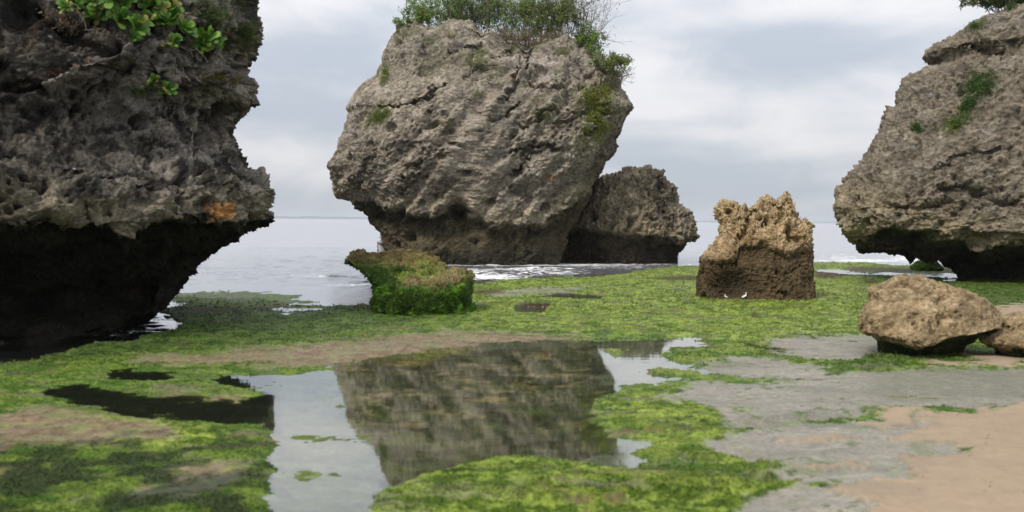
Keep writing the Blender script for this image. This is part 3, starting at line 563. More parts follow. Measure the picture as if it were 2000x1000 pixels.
# ---- boulder behind it on the right
def push_beh(px, py, P):
    wob = fbm(P, 2.4, 4, 0.6, off=24) * 12
    d = below(px, py, [(1100, 440), (1171, 442), (1228, 452), (1273, 450), (1304, 466), (1342, 470), (1370, 470)], .6, 14, wob) + sst(1195 - px, 0, 70) * 1.6
    d -= carve(px, py, [(1215, 340), (1235, 400), (1280, 440)], 26, .3); d += carve(px + wob, py, [(1285, 345), (1290, 400), (1310, 450)], 6, .5) + hole(px, py, 1325, 400, 14, 20, .4)
    return d
def col_beh(Q, nn, px, py, A):
    P = Q; n2 = fbm(P, 1.6, 5, 0.65, off=16); n1 = fbm(P, .7, 3, off=3)
    c = np.ones(P.shape) * np.array([0.46, 0.385, 0.27]); c = mixc(c, (0.11, 0.10, 0.08), sst(n2, -.1, .4) * .8); c = mixc(c, (0.36, 0.30, 0.20), sst(n1 + .4 * n2, 0, .4) * .5 * sst(1275 - px, -10, 40))
    c = mixc(c, (0.17, 0.15, 0.12), sst(px, 1265, 1300) * .6); c = mixc(c, (0.40, 0.34, 0.22), np.exp(-((py - np.interp(px, [1171, 1228, 1273, 1304, 1350], [432, 446, 448, 455, 455])) / 9) ** 2) * sst(n2, -.4, .2) * .7)
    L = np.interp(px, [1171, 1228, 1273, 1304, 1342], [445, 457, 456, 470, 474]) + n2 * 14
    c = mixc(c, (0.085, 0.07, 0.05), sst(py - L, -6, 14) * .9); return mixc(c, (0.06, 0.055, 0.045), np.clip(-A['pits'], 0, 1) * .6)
rock_beh = build_rock('boulder', [(1205, 330), (1180, 340), (1150, 352), (1120, 380), (1095, 440), (1085, 520)], [(1285, 330), (1300, 336), (1304, 351), (1323, 366), (1327, 393), (1350, 412), (1359, 438), (1359, 461), (1338, 476), (1319, 495), (1317, 512), (1316, 522)],
                      [(331, 48.5, .8, 1.5), (345, 48.5, 1.6, 2.4), (420, 48.5, 2.6, 3), (460, 48.3, 2.7, 2.6), (490, 48.3, 2.2, 2.2), (522, 48.3, 2.2, 2.2)], 260, 340,
                      lambda P, nn, px, py: karst(P, nn, px, py, (0.34, 0.22, 0.20, 0.18), 0.7, R(70), 2.6, 20.0, led=.2, ls=1.3, la=60), col_beh, M_rock_far,
                      'rounded brown boulder leaning against the right side of the huge middle rock', e=0.75, push=push_beh,
                      topline=(331, 30, [(1150, 343), (1167, 343), (1201, 336), (1225, 333), (1251, 328), (1275, 332), (1289, 332), (1304, 345)]))

# ---- left cliff rock
def push_left(px, py, P):
    wob = fbm(P * np.array([1, .35, 1]), 1.3, 5, 0.6, off=54) * 34 + fbm(P, 0.5, 2, off=44) * 16
    line = [(-500, 425), (0, 431), (80, 440), (135, 440), (180, 432), (200, 444), (225, 454), (262, 440), (303, 422), (348, 418), (410, 427), (451, 431), (540, 418)]
    d = below(px, py, line, 0.25, 22, wob * .8) + below(px, py, line, 1.2, 90, wob - 12)
    w = fbm(P, 1.6, 3, off=5) * 14
    for x, y, rx, ry, dp in [(236, 140, 26, 24, .75), (270, 285, 40, 14, .5), (296, 140, 9, 24, .6), (180, 412, 12, 20, .5), (30, 30, 30, 30, .4), (130, 60, 30, 20, .4), (110, 135, 40, 20, .3), (455, 245, 16, 45, .9), (470, 205, 14, 8, .5), (340, 412, 12, 10, .3), (60, 210, 40, 16, .3), (210, 330, 30, 10, .4), (385, 140, 22, 14, .35)]:
        d += hole(px + w, py + w, x, y, rx, ry, dp)
    for poly, wd, dp in [([(60, 20), (120, 80), (200, 100), (220, 90)], 9, .5), ([(200, 130), (250, 95), (300, 60)], 8, .4), ([(0, 170), (70, 165), (100, 180)], 8, .4), ([(310, 180), (330, 260), (320, 300), (260, 310)], 8, .35), ([(350, 130), (400, 160), (440, 170)], 8, .3), ([(0, 280), (80, 300), (160, 330)], 10, .25)]:
        d += carve(px + w, py + w, poly, wd, dp)
    d -= carve(px + w, py + w, [(100, 175), (170, 155), (225, 125), (260, 100)], 10, .5) + carve(px + w, py + w, [(210, 130), (300, 230), (310, 260)], 16, .35) + carve(px, py + w, [(0, 360), (150, 380), (300, 360)], 40, .35)
    return d
def disp_left(P, nn, px, py):
    d, A = karst(P, nn, px, py, (0.50, 0.11, 0.11, 0.20), 0.80, R(20), 4.6, 40.0)
    lo = sst(py, 440, 560); return d * (1 - .35 * lo), A
def col_left(Q, nn, px, py, A):
    P = Q; n1 = fbm(P, 0.8, 4, 0.6, off=22); n2 = fbm(P, 3.0, 5, 0.65, off=26); n3 = fbm(P, 1.6, 4, off=72)
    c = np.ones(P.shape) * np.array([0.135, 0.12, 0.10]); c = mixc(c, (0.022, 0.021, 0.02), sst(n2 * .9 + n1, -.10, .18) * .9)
    grey = sst(px + py * .35, 240, 430) * sst(n3 + n2 * .4, -.3, .2); c = mixc(c, (0.42, 0.37, 0.31), grey * .8 * sst(n2 * .8 + n1 * .4, .22, -.12))
    c = mixc(c, (0.15, 0.10, 0.07), sst(n3, .15, .4) * sst(150 - py, -30, 60) * sst(300 - px, 0, 150) * .5)
    c = mixc(c, (0.30, 0.27, 0.24), carve(px, py, [(100, 180), (170, 157), (215, 135), (255, 100)], 9, 1.0) * sst(n2, -.4, .1))
    c = mixc(c, (0.26, 0.24, 0.21), carve(px, py, [(215, 200), (270, 185), (305, 240)], 12, .8) * sst(n2, -.3, .2))
    low = sst(py, 320, 400); c = mixc(c, (0.38, 0.33, 0.245), low * sst(n3 + n2 * .5, -.35, .25) * .85)
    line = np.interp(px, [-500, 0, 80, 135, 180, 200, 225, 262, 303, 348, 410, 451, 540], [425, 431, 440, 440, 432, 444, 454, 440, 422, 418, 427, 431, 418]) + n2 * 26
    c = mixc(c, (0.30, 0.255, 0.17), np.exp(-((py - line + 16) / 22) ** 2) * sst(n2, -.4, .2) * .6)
    c = mixc(c, (0.018, 0.017, 0.012), sst(py - line, -3, 12) * .96)  # tidal stain, blackened further to paint in the overhang's shade
    c = mixc(c, (0.05, 0.055, 0.02), sst(py - line, 10, 40) * sst(n3, .25, .5) * sst(600 - py, 0, 80) * .4)
    c = mixc(c, (0.45, 0.20, 0.045), np.clip(np.exp(-((px - 440) / 21) ** 4 - ((py - 411) / 17) ** 4) * sst(n2, -.6, -.1), 0, 1) * .85)
    c = mixc(c, (0.07, 0.085, 0.03), sst(n3 + n1 * .5, 0, .4) * sst(px, 360, 420) * sst(130 - py, -20, 50) * .6)
    wl_, il_ = worley(P, 3.2, 9.0); c = mixc(c, (0.55, 0.53, 0.50), (sst(.16 - wl_, 0, .06) * (il_ > .86)) * sst(430 - py, 0, 40) * .8)
    return mixc(c, (0.02, 0.018, 0.015), np.clip(-A['pits'] * 1.3, 0, 1) * .8)
Lr = [(498, -160), (498, 0), (504, 14), (522, 43), (518, 68), (493, 95), (489, 126), (507, 155), (497, 184), (464, 202), (448, 223), (448, 259), (460, 295), (486, 317), (522, 331), (541, 357), (535, 398), (537, 427), (508, 443), (500, 459), (471, 484), (410, 504), (377, 533), (340, 562), (324, 591), (287, 613), (246, 632), (201, 648), (201, 668), (190, 690)]
Lr = [(x - 21 * (y < 600), y) for x, y in Lr]
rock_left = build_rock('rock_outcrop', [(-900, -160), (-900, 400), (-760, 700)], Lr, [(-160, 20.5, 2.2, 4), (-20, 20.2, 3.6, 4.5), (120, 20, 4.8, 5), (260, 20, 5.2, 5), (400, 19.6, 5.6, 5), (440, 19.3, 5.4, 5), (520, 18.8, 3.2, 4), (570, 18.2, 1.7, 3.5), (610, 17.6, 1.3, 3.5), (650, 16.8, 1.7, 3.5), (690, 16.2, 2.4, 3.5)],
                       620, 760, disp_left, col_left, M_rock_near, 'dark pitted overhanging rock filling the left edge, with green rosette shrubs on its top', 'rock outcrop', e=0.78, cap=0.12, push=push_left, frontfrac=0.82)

# ---- right cliff rock
def push_right(px, py, P):
    wob = fbm(P * np.array([.5, 1, 1]), 2.2, 4, 0.6, off=84) * 20
    line = [(1600, 440), (1650, 462), (1700, 462), (1740, 442), (1780, 448), (1830, 455), (1880, 478), (1940, 488), (2000, 485), (2600, 480)]
    d = below(px, py, line, 1.0, 9, wob) + below(px, py, line, .8, 60, wob)
    d += carve(px + wob, py + wob, [(1840, 370), (1880, 365), (1930, 385), (2000, 400)], 7, .4) + carve(px + wob, py, [(1740, 400), (1800, 410), (1860, 395)], 5, .3) + carve(px, py + wob, [(1812, 118), (1850, 108), (1900, 90), (1960, 95)], 6, .6)
    d += carve(px + wob, py + wob, [(1830, 330), (1900, 300), (1960, 290)], 5, .25) - carve(px, py + wob, [(1700, 430), (1850, 440), (2000, 460)], 22, .25)
    return d
def col_right(Q, nn, px, py, A):
    P = Q; n1 = fbm(P, 0.55, 4, 0.6, off=62); n2 = fbm(P, 2.2, 5, 0.65, off=66); n3 = fbm(P * np.array([.5, 1, 1]), 1.6, 4, off=68)
    c = np.ones(P.shape) * np.array([0.30, 0.255, 0.195]); c = mixc(c, (0.14, 0.12, 0.095), sst(n2 + n1 * .5, -.1, .4) * .75); c = mixc(c, (0.36, 0.32, 0.27), sst(n3, .05, .4) * .5)
    c = mixc(c, (0.38, 0.31, 0.19), sst(py + (1700 - px) * .25, 330, 430) * sst(n3 + n2 * .4, -.5, .1) * .72)
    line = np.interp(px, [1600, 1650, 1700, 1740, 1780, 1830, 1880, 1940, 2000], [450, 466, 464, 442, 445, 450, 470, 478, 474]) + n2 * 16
    c = mixc(c, (0.045, 0.038, 0.028), sst(py - line, -4, 22) * .95); c = mixc(c, (0.38, 0.35, 0.31), sst(70 - py, 0, 30) * sst(n2, -.2, .3) * .7)  # first mix: tidal tone with the overhang's under-shadow painted in
    c = mixc(c, (0.04, 0.045, 0.025), np.exp(-((px - 1900) / 40) ** 2 - ((py - 378) / 14) ** 2) * .3)
    wl_, il_ = worley(P, 2.2, 19.0); c = mixc(c, (0.55, 0.52, 0.48), (sst(.2 - wl_, 0, .08) * (il_ > .88)) * sst(430 - py, 0, 40) * .7)
    return mixc(c, (0.05, 0.042, 0.032), np.clip(-A['pits'], 0, 1) * .65)
Rl = [(1960, -30), (1936, 20), (1891, 44), (1869, 48), (1846, 62), (1821, 84), (1810, 101), (1822, 114), (1828, 120), (1810, 128), (1774, 154), (1751, 185), (1734, 218), (1712, 258), (1684, 291), (1650, 342), (1634, 381), (1622, 409), (1625, 431), (1636, 454), (1656, 476), (1678, 490), (1718, 497), (1751, 495.5), (1779, 500), (1813, 504), (1841, 518), (1863, 526), (1890, 533), (1896, 543), (1900, 552)]
Rl = [(x + 19 * (y < 525), y) for x, y in Rl]
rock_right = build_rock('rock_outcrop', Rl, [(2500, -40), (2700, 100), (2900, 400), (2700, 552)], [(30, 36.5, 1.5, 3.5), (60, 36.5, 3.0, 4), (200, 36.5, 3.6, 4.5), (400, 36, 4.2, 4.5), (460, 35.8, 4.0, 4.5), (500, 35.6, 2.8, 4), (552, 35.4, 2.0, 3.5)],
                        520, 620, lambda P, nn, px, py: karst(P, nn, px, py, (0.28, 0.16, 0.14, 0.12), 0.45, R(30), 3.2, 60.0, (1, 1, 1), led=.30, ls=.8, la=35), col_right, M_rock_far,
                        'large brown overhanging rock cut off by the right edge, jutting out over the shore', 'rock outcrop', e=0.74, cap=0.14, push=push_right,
                        topline=(45, 40, [(1860, 50), (1890, 42), (1936, 40), (1960, 36), (2000, 27), (2200, 0)]))

# ---- jagged rock
def push_jag(px, py, P):
    wob = fbm(P, 4.0, 4, 0.6, off=94) * 12
    line = [(1360, 498), (1380, 500), (1415, 502), (1437, 500), (1446, 476), (1490, 467), (1515, 478), (1542, 492), (1560, 482), (1590, 474)]
    d = below(px, py, line, 0.20, 16, wob) + hole(px, py, 1430, 560, 40, 28, .35) + hole(px + wob, py, 1545, 455, 10, 20, .3) + hole(px, py + wob, 1500, 430, 7, 12, .25) + hole(px + wob, py + wob, 1560, 470, 14, 10, .3)
    d += carve(px + wob, py, [(1462, 400), (1466, 440), (1450, 470)], 6, .3) + carve(px + wob, py, [(1520, 395), (1525, 430)], 5, .25) + hole(px, py, 1425, 415, 7, 6, .25)
    return d
def col_jag(Q, nn, px, py, A):
    P = Q; n2 = fbm(P, 4.0, 5, 0.65, off=96); n1 = fbm(P, 1.5, 3, off=98)
    c = np.ones(P.shape) * np.array([0.42, 0.31, 0.18]); c = mixc(c, (0.20, 0.14, 0.08), sst(n2 + n1 * .4, .0, .4) * .75); c = mixc(c, (0.58, 0.47, 0.31), sst(-n2 + n1 * .3, .08, .4) * .6)
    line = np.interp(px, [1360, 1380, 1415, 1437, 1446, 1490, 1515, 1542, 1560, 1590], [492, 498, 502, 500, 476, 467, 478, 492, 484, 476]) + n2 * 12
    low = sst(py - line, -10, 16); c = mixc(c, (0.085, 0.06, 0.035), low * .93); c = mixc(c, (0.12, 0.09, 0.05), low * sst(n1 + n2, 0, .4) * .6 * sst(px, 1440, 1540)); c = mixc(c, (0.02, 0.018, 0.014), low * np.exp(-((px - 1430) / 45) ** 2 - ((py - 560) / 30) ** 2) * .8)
    return mixc(c, (0.06, 0.04, 0.02), np.clip(-A['pits'], 0, 1) * .7)
def disp_jag(P, nn, px, py):
    d, A = karst(P, nn, px, py, (0.12, 0.13, 0.09, 0.12), 1.5, R(80), 6.0, 90.0); return d * (1 - .45 * sst(py, 480, 510)), A
rock_jag = build_rock('jagged_rock', [(1399, 386), (1399, 424), (1405, 440), (1405, 460), (1394, 482), (1380, 494), (1369, 507), (1363, 543), (1363, 590)], [(1576, 386), (1584, 430), (1581, 464), (1585, 478), (1586, 543), (1590, 590)],
                      [(405, 26.4, .62, .7), (440, 26.3, .8, .9), (480, 26.2, .95, 1.0), (520, 26.1, 1.0, 1.1), (590, 26.1, 1.15, 1.2)], 300, 420, disp_jag, col_jag, M_rock_small,
                      'tall sandy rock with a jagged comb-like top and a dark wet foot', e=0.7, cap=0.3, push=push_jag, base_z=-.3,
                      topline=(405, 60, [(1395, 408), (1404, 400), (1412, 394), (1437, 400), (1447, 411), (1455, 403), (1461, 416), (1470, 408), (1479, 402), (1486, 391), (1498, 385), (1506, 391), (1513, 396), (1520, 400), (1526, 391), (1536, 384), (1546, 394), (1552, 410), (1558, 426), (1567, 434), (1573, 424), (1580, 428), (1588, 440)]))

# ---- small foreground boulders on the right
def col_small(Q, nn, px, py, A):
    P = Q; n2 = fbm(P, 6.0, 5, 0.65, off=106); n1 = fbm(P, 2.2, 3, off=108)
    c = np.ones(P.shape) * np.array([0.27, 0.205, 0.12]); c = mixc(c, (0.15, 0.11, 0.06), sst(n2 + n1 * .8, .0, .4) * .8); c = mixc(c, (0.42, 0.33, 0.21), sst(-n2 - n1 * .3, .05, .4) * .6)
    c = mixc(c, (0.17, 0.13, 0.08), sst(px, 1860, 1900) * sst(n1, -.2, .3) * .6)  # side away from the sun darkened in colour
    c = mixc(c, (0.025, 0.035, 0.014), sst(py - np.interp(px, [1680, 1714, 1747, 1790, 1810, 1895, 1940], [652, 666, 674, 686, 676, 652, 644]) - n2 * 6, -1, 5) * .97)  # mossy foot, with the shadow gap below the boulder painted in
    return mixc(c, (0.09, 0.055, 0.025), np.clip(-A['pits'], 0, 1) * .8)
def push_small(px, py, P):
    wob = fbm(P, 5.0, 3, off=14) * 6
    d = below(px, py, [(1680, 650), (1714, 664), (1747, 672), (1790, 686), (1810, 676), (1850, 662), (1895, 652), (1947, 640)], .22, 9, wob) + below(px, py, [(1680, 654), (1714, 668), (1747, 676), (1790, 690), (1820, 680), (1895, 656), (1947, 644)], .22, 30, wob)
    d += hole(px, py, 1832, 557, 8, 8, .10) + hole(px, py, 1838, 588, 9, 9, .08) + hole(px, py, 1885, 596, 8, 8, .08) + carve(px + wob, py, [(1840, 560), (1850, 600), (1830, 640)], 6, .07)
    d -= carve(px, py, [(1740, 570), (1800, 600), (1800, 660)], 30, .12); return d
rock_small = build_rock('boulder', [(1760, 539), (1729, 557), (1704, 568), (1700, 586), (1682, 618), (1680, 647), (1686, 654), (1705, 662), (1716, 672), (1722, 690), (1720, 708)], [(1801, 539), (1844, 550), (1880, 561), (1916, 579), (1931, 600), (1945, 618), (1947, 636), (1934, 645), (1905, 653), (1892, 668), (1890, 690), (1890, 708)],
                        [(541, 15.4, .15, .3), (555, 15.4, .4, .5), (600, 15.3, .72, .7), (640, 15.2, .85, .75), (665, 15.1, .8, .7), (685, 15.1, .62, .6), (708, 15.1, .5, .5)], 300, 420,
                        lambda P, nn, px, py: karst(P, nn, px, py, (0.11, 0.035, 0.018, 0.032), 1.8, R(30), 8.0, 110.0), col_small, M_boulder, 'rounded tan boulder with pitted skin resting on a dark mossy foot at the sand edge', e=0.82, push=push_small, base_z=-.15, cap=.2)
rock_edge = build_rock('boulder', [(1980, 612), (1952, 622), (1948, 640), (1916, 658), (1918, 668), (1945, 680), (1950, 690), (1952, 702)], [(2120, 612), (2170, 640), (2180, 690), (2170, 702)],
                       [(613, 15.0, .2, .3), (640, 15.0, .5, .5), (672, 14.9, .6, .6), (688, 14.9, .45, .5), (702, 14.9, .42, .5)], 200, 260,
                       lambda P, nn, px, py: karst(P, nn, px, py, (0.05, 0.04, 0.02, 0.03), 2.4, R(10), 9.0, 130.0), lambda Q, nn, px, py, A: mixc(col_small(Q, nn, np.minimum(px, 1850), py * 0 + 600, A), (0.03, 0.035, 0.016), sst(py, 678, 690)), M_boulder,
                       'low tan boulder cut off by the right edge beside the larger rounded one', e=0.85, base_z=-.15)

# ---- mossy rock
def col_moss(Q, nn, px, py, A):
    P = Q; n2 = fbm(P, 5.0, 5, 0.65, off=116); n1 = fbm(P, 1.8, 3, off=118)
    c = np.ones(P.shape) * np.array([0.17, 0.13, 0.06]); c = mixc(c, (0.08, 0.06, 0.03), sst(n2, 0, .4) * .7); c = mixc(c, (0.26, 0.205, 0.115), np.exp(-((px - 850) / 70) ** 2 - ((py - 540) / 16) ** 2) * sst(n2, -.5, .1) * .9)
    gy = np.interp(px, [676, 700, 730, 780, 830, 880, 930], [508, 513, 518, 548, 560, 556, 535])
    g = sst(py - gy + n1 * 18 + n2 * 12, -6, 10); gc = np.array([0.035, 0.085, 0.010]) * (1 - sst(n2 + n1 * .6, -.3, .4)[..., None]) + np.array([0.10, 0.20, 0.02]) * sst(n2 + n1 * .6, -.3, .4)[..., None]
    c = c * (1 - g[..., None]) + gc * g[..., None]
    g2 = (np.exp(-((px - 780) / 80) ** 2 - ((py - 526) / 17) ** 2) + np.exp(-((px - 905) / 20) ** 2 - ((py - 545) / 14) ** 2)) * sst(n1 + n2, -.3, .05); c = mixc(c, (0.19, 0.28, 0.035), np.clip(g2, 0, 1) * .9)
    return mixc(c, (0.02, 0.03, 0.008), np.clip(-A['pits'], 0, 1) * .5 + sst(-n1, .2, .5) * sst(py, 560, 590) * .5 * (1 - 0))
def push_moss(px, py, P):
    # low front block, longer ridge behind it
    blk = sst(px - (735 + (py - 560) * .1), -10, 14) * sst(935 - px, -4, 14)
    d = -blk * .15 * sst(py, 545, 560) + sst(760 - px, 0, 60) * .1
    d += hole(px, py, 893, 553, 14, 12, .25) + carve(px, py, [(880, 545), (890, 580), (880, 615)], 10, .12) + carve(px, py, [(800, 575), (790, 615)], 12, .1) + carve(px, py, [(765, 570), (745, 610)], 8, .08)
    return d
rock_moss = build_rock('mossy_rock', [(700, 492), (685, 495), (676, 506), (679, 515), (696, 526), (722, 543), (732, 556), (734, 564), (729, 587), (732, 600), (735, 622)], [(850, 490), (875, 512), (880, 522), (905, 524), (922, 537), (918, 550), (922, 583), (931, 605), (934, 622)],
                       [(498, 22.4, .12, .5), (512, 22.3, .4, .8), (528, 22.1, .75, .9), (546, 22.0, 1.25, .9), (562, 21.9, 1.4, .9), (622, 21.8, 1.3, .9)], 300, 420,
                       lambda P, nn, px, py: karst(P, nn, px, py, (0.20, 0.10, 0.06, 0.06), 1.7, R(20), 5.0, 120.0), col_moss, M_rock_small, 'low flat-topped rock coated in green moss at the water edge, pointing left', e=0.72, push=push_moss, base_z=-.15, cap=.3,
                       topline=(498, 40, [(676, 505), (685, 496), (700, 493), (715, 497), (740, 500), (780, 493), (802, 491), (833, 495), (855, 502), (870, 510), (880, 523), (905, 524), (925, 538)]))
# tiny mossy rock in the surf on the right
rock_tiny = build_rock('mossy_rock', [(1815, 507), (1790, 512), (1785, 519), (1784, 523)], [(1825, 507), (1832, 512), (1836, 519), (1838, 523)], [(508, 42, .2, .3), (512, 42, .5, .6), (523, 42, .7, .8)], 60, 90,
                       lambda P, nn, px, py: karst(P, nn, px, py, (0.08, 0.06, 0.04, 0.03), 1.5, 0, 5.0, 150.0), lambda Q, nn, px, py, A: mixc(np.ones(Q.shape) * np.array([.06, .10, .02]), (.10, .06, .03), sst(511 - py, -2, 2)), M_rock_small,
                       'tiny mossy rock awash in the surf below the right overhang', e=.85, cap=.3)
# small dark rock by the puddle on the flat
rock_pud = build_rock('ledge_rock', [(1024, 595), (1010, 600), (1004, 607), (1006, 616)], [(1040, 594), (1078, 597), (1062, 604), (1056, 616)], [(596, 23.3, .05, .3), (600, 23.2, .25, .4), (616, 23.1, .3, .4)], 80, 140,
                       lambda P, nn, px, py: karst(P, nn, px, py, (0.07, 0.06, 0.04, 0.05), 4, 0, 9.0, 170.0), lambda Q, nn, px, py, A: mixc(np.ones(Q.shape) * np.array([.075, .06, .035]), (.36, .29, .20), sst(fbm(Q, 7., 3, off=3), .02, .2) * sst(py, 597, 601)), M_rock_small,
                       'small dark undercut ledge rising from the green algae beside a puddle', 'rock', e=.85, cap=.3, base_z=-.1)
bpy.context.view_layer.update()

# ------------------------------------------------------------------ plants
def hit(ob, px, py):
    d = ray(px, py); d = d / np.linalg.norm(d); loc = ob.location
    ok, p, nrm, _ = ob.ray_cast(Vector((0, 0, H)) - loc, Vector(d))
    return (np.array(p + loc), np.array(nrm)) if ok else None
def unit(v): return v / np.maximum(np.linalg.norm(v, axis=-1, keepdims=True), 1e-9)
def leaves(P, D, U, Ln, W, prof=((0, .15, 0), (.5, 1, .1), (1, .05, 0))):
    """P base points, D direction, U blade normal; returns verts, quads"""
    n = len(P); D = unit(D); S = unit(np.cross(D, U)); U = np.cross(S, D); rows = []
    for t, w, lift in prof:
        c = P + D * (Ln * t)[:, None] + U * (Ln * lift)[:, None]; rows += [c - S * (W * w * .5)[:, None], c + S * (W * w * .5)[:, None]]
    V = np.stack(rows, 1).reshape(-1, 3); k = len(prof) * 2; f = []
    for i in range(len(prof) - 1): f.append([2 * i, 2 * i + 1, 2 * i + 3, 2 * i + 2])
    Fq = (np.arange(n)[:, None, None] * k + np.array(f)[None]).reshape(-1, 4); return V, Fq, k
def tubes(segs):
    """segs: list of (p, q, r0, r1)"""
    A = np.array([s[0] for s in segs]); B = np.array([s[1] for s in segs]); r0 = np.array([s[2] for s in segs]); r1 = np.array([s[3] for s in segs])
    d = unit(B - A); ref = np.where(np.abs(d[:, 2:3]) > .9, np.array([[1., 0, 0]]), np.array([[0, 0, 1.]])); u = unit(np.cross(d, ref)); w = np.cross(d, u); V = []
    for base, r in ((A, r0), (B, r1)):
        for k in range(4):
            a = k * math.pi / 2; V.append(base + (u * math.cos(a) + w * math.sin(a)) * r[:, None])
    V = np.stack(V, 1).reshape(-1, 3); f = np.array([[k, (k + 1) % 4, 4 + (k + 1) % 4, 4 + k] for k in range(4)])
    return V, (np.arange(len(segs))[:, None, None] * 8 + f[None]).reshape(-1, 4)
def rnd_dirs(n): return unit(rng.normal(size=(n, 3)))
def leaf_cols(n, k, c0, c1, var=.25, third=None, p3=0.0):
    t = rng.random((n, 1)); c = np.array(c0) * (1 - t) + np.array(c1) * t
    if third is not None: c = np.where(rng.random((n, 1)) < p3, np.array(third), c)
    return np.repeat(c * (1 + (rng.random((n, 1)) - .5) * 2 * var), k, 0)
G0, G1 = (0.08, 0.17, 0.02), (0.21, 0.33, 0.05)
def grow(p, d, ln, r, depth, segs, tips, kids=3, bend=.5, up=.12):
    k = 3; pts = [p]
    for i in range(k):
        d = unit(d + np.random.normal(0, bend, 3) * .35 + np.array([0, 0, up])); q = p + d * ln / k; segs.append((p, q, r * (1 - .22 * i), r * (1 - .22 * (i + 1)))); p = q; pts.append(p)
        if depth > 0 and i > 0 - (depth > 1):
            for _ in range(kids - (i == 0)):
                grow(p, unit(d + np.random.normal(0, .75, 3)), ln * random.uniform(.5, .75), r * .5, depth - 1, segs, tips, kids, bend, up)
    if depth <= 1: tips += pts[1:]
    if depth == 0: tips += [p]
np.random.seed(3)
def shrub(base, height, spread, label, stems=7, per=11, leaf=.08, bare=0.0, name='shrub', bark=(0.15, 0.115, 0.09), lean=(0, 0, 0), c0=G0, c1=G1, kids=2, group='shrubs on top of the huge middle rock', third=(0.24, 0.20, 0.10), p3=.16, rad=.016):
    height *= 1.35; spread *= 1.1; root = empty(name, base, label, 'shrub', group); segs, tips = [], []
    for s in range(stems):
        a = random.uniform(0, 2 * math.pi); o = np.array([math.cos(a), math.sin(a), 0]) * spread * random.uniform(.05, .55)
        d = unit(np.array([math.cos(a) * spread * .6, math.sin(a) * spread * .5, height * random.uniform(.5, 1.0)]) + np.array(lean))
        grow(o + np.array([0, 0, -.12]), d, height * random.uniform(.5, .72), rad, 2, segs, tips, kids, .55)
    V, Fq = tubes(segs); t = (0.75 + .5 * rng.random((len(segs), 1))) * np.array(bark)
    link_mesh('branches', V, Fq, M_twig, root, {'Col': np.repeat(t, 8, 0)})
    tips = np.array(tips); keep = tips[rng.random(len(tips)) > bare]
    if len(keep):
        P = np.repeat(keep, per, 0) + rng.normal(0, leaf * .55, (len(keep) * per, 3)); n = len(P); D = rnd_dirs(n) + np.array([0, 0, .35])
        V, Fq, k = leaves(P, D, rnd_dirs(n) + np.array([0, -.3, 1.0]), leaf * rng.uniform(.7, 1.5, n), leaf * .6 * rng.uniform(.7, 1.3, n))
        link_mesh('foliage', V, Fq, M_leaf, root, {'Col': leaf_cols(n, k, c0, c1, .3, third, p3)})
    return root
def topz(px, D, ob=None, py0=20, py1=200):
    for py in range(py0, py1, 3):
        r_ = hit(ob, px, py)
        if r_: return r_
    return None
def on_top(px, back=.6, ob=rock_mid):
    r_ = topz(px, 46, ob); p = r_[0].copy(); p2 = p + np.array([0, back, 0]); loc = ob.location
    ok, q, nn_, _ = ob.ray_cast(Vector((p2[0], p2[1], 40)) - loc, Vector((0, 0, -1)))
    return np.array(q + loc) if ok else p
for px, bk, hh, sp, lab, kw in [
    (812, .8, .75, 1.0, 'low bright green shrub at the far left end of the huge rock top', dict(stems=8, per=5)),
    (850, .9, 1.35, 1.2, 'dense leafy green shrub second from the left on the huge rock top', dict(stems=11, per=7)),
    (893, 1.2, 1.75, 1.0, 'tall shrub with green leaves and grey twigs reaching the top of the frame', dict(stems=10, per=4, bare=.25, bark=(.25, .20, .18))),
    (935, .7, 1.35, 1.0, 'dark leafy shrub above the notch in the huge rock top', dict(stems=10, per=6, c0=(.045, .10, .02), c1=(.12, .21, .04))),
    (965, 1.6, 1.7, 1.1, 'greyish half-bare shrub behind the notch in the huge rock top', dict(stems=9, per=3, bare=.6, bark=(.27, .22, .20))),
    (1000, 1.0, 1.9, 1.0, 'open shrub with pinkish twigs left of the centre green mound', dict(stems=9, per=4, bare=.45, bark=(.26, .20, .18))),
    (1030, .8, 1.9, 1.2, 'tallest dense green mound near the middle of the rock top', dict(stems=12, per=7)),
    (1072, .9, 1.7, 1.2, 'broad olive green shrub right of the tallest mound', dict(stems=12, per=6, c0=(.08, .13, .025), c1=(.19, .25, .05))),
    (1112, .9, 1.55, 1.0, 'loose shrub with scattered olive leaves beside the bare reddish one', dict(stems=10, per=5, bare=.3, c0=(.08, .12, .03), c1=(.18, .22, .05))),
    (1136, .7, 1.9, 1.1, 'bare reddish twiggy shrub at the right end of the rock top', dict(stems=15, rad=.02, per=2, bare=.93, bark=(.17, .10, .085), lean=(.3, 0, .2))),
    (1158, .3, .9, .9, 'spreading green shrub over the right shoulder of the huge rock', dict(stems=9, per=5, lean=(.4, -.2, -.1))),
]: shrub(on_top(px, bk), hh, sp, lab, **kw)
r_ = hit(rock_mid, 1180, 140) or hit(rock_mid, 1172, 145)
shrub(r_[0], .75, .8, 'small hanging shrub on the upper right shoulder edge of the huge rock', stems=8, per=5, lean=(.5, -.2, -.2), c0=(.09, .14, .03), c1=(.2, .26, .06))
r_ = hit(rock_mid, 1198, 165) or hit(rock_mid, 1190, 170)
shrub(r_[0], .75, .6, 'wispy grey twiggy shrub lowest on the right shoulder edge of the huge rock', stems=8, per=2, bare=.5, leaf=.04, lean=(.45, -.1, -.1), bark=(.25, .23, .2), c0=(.15, .17, .09), c1=(.25, .27, .13))
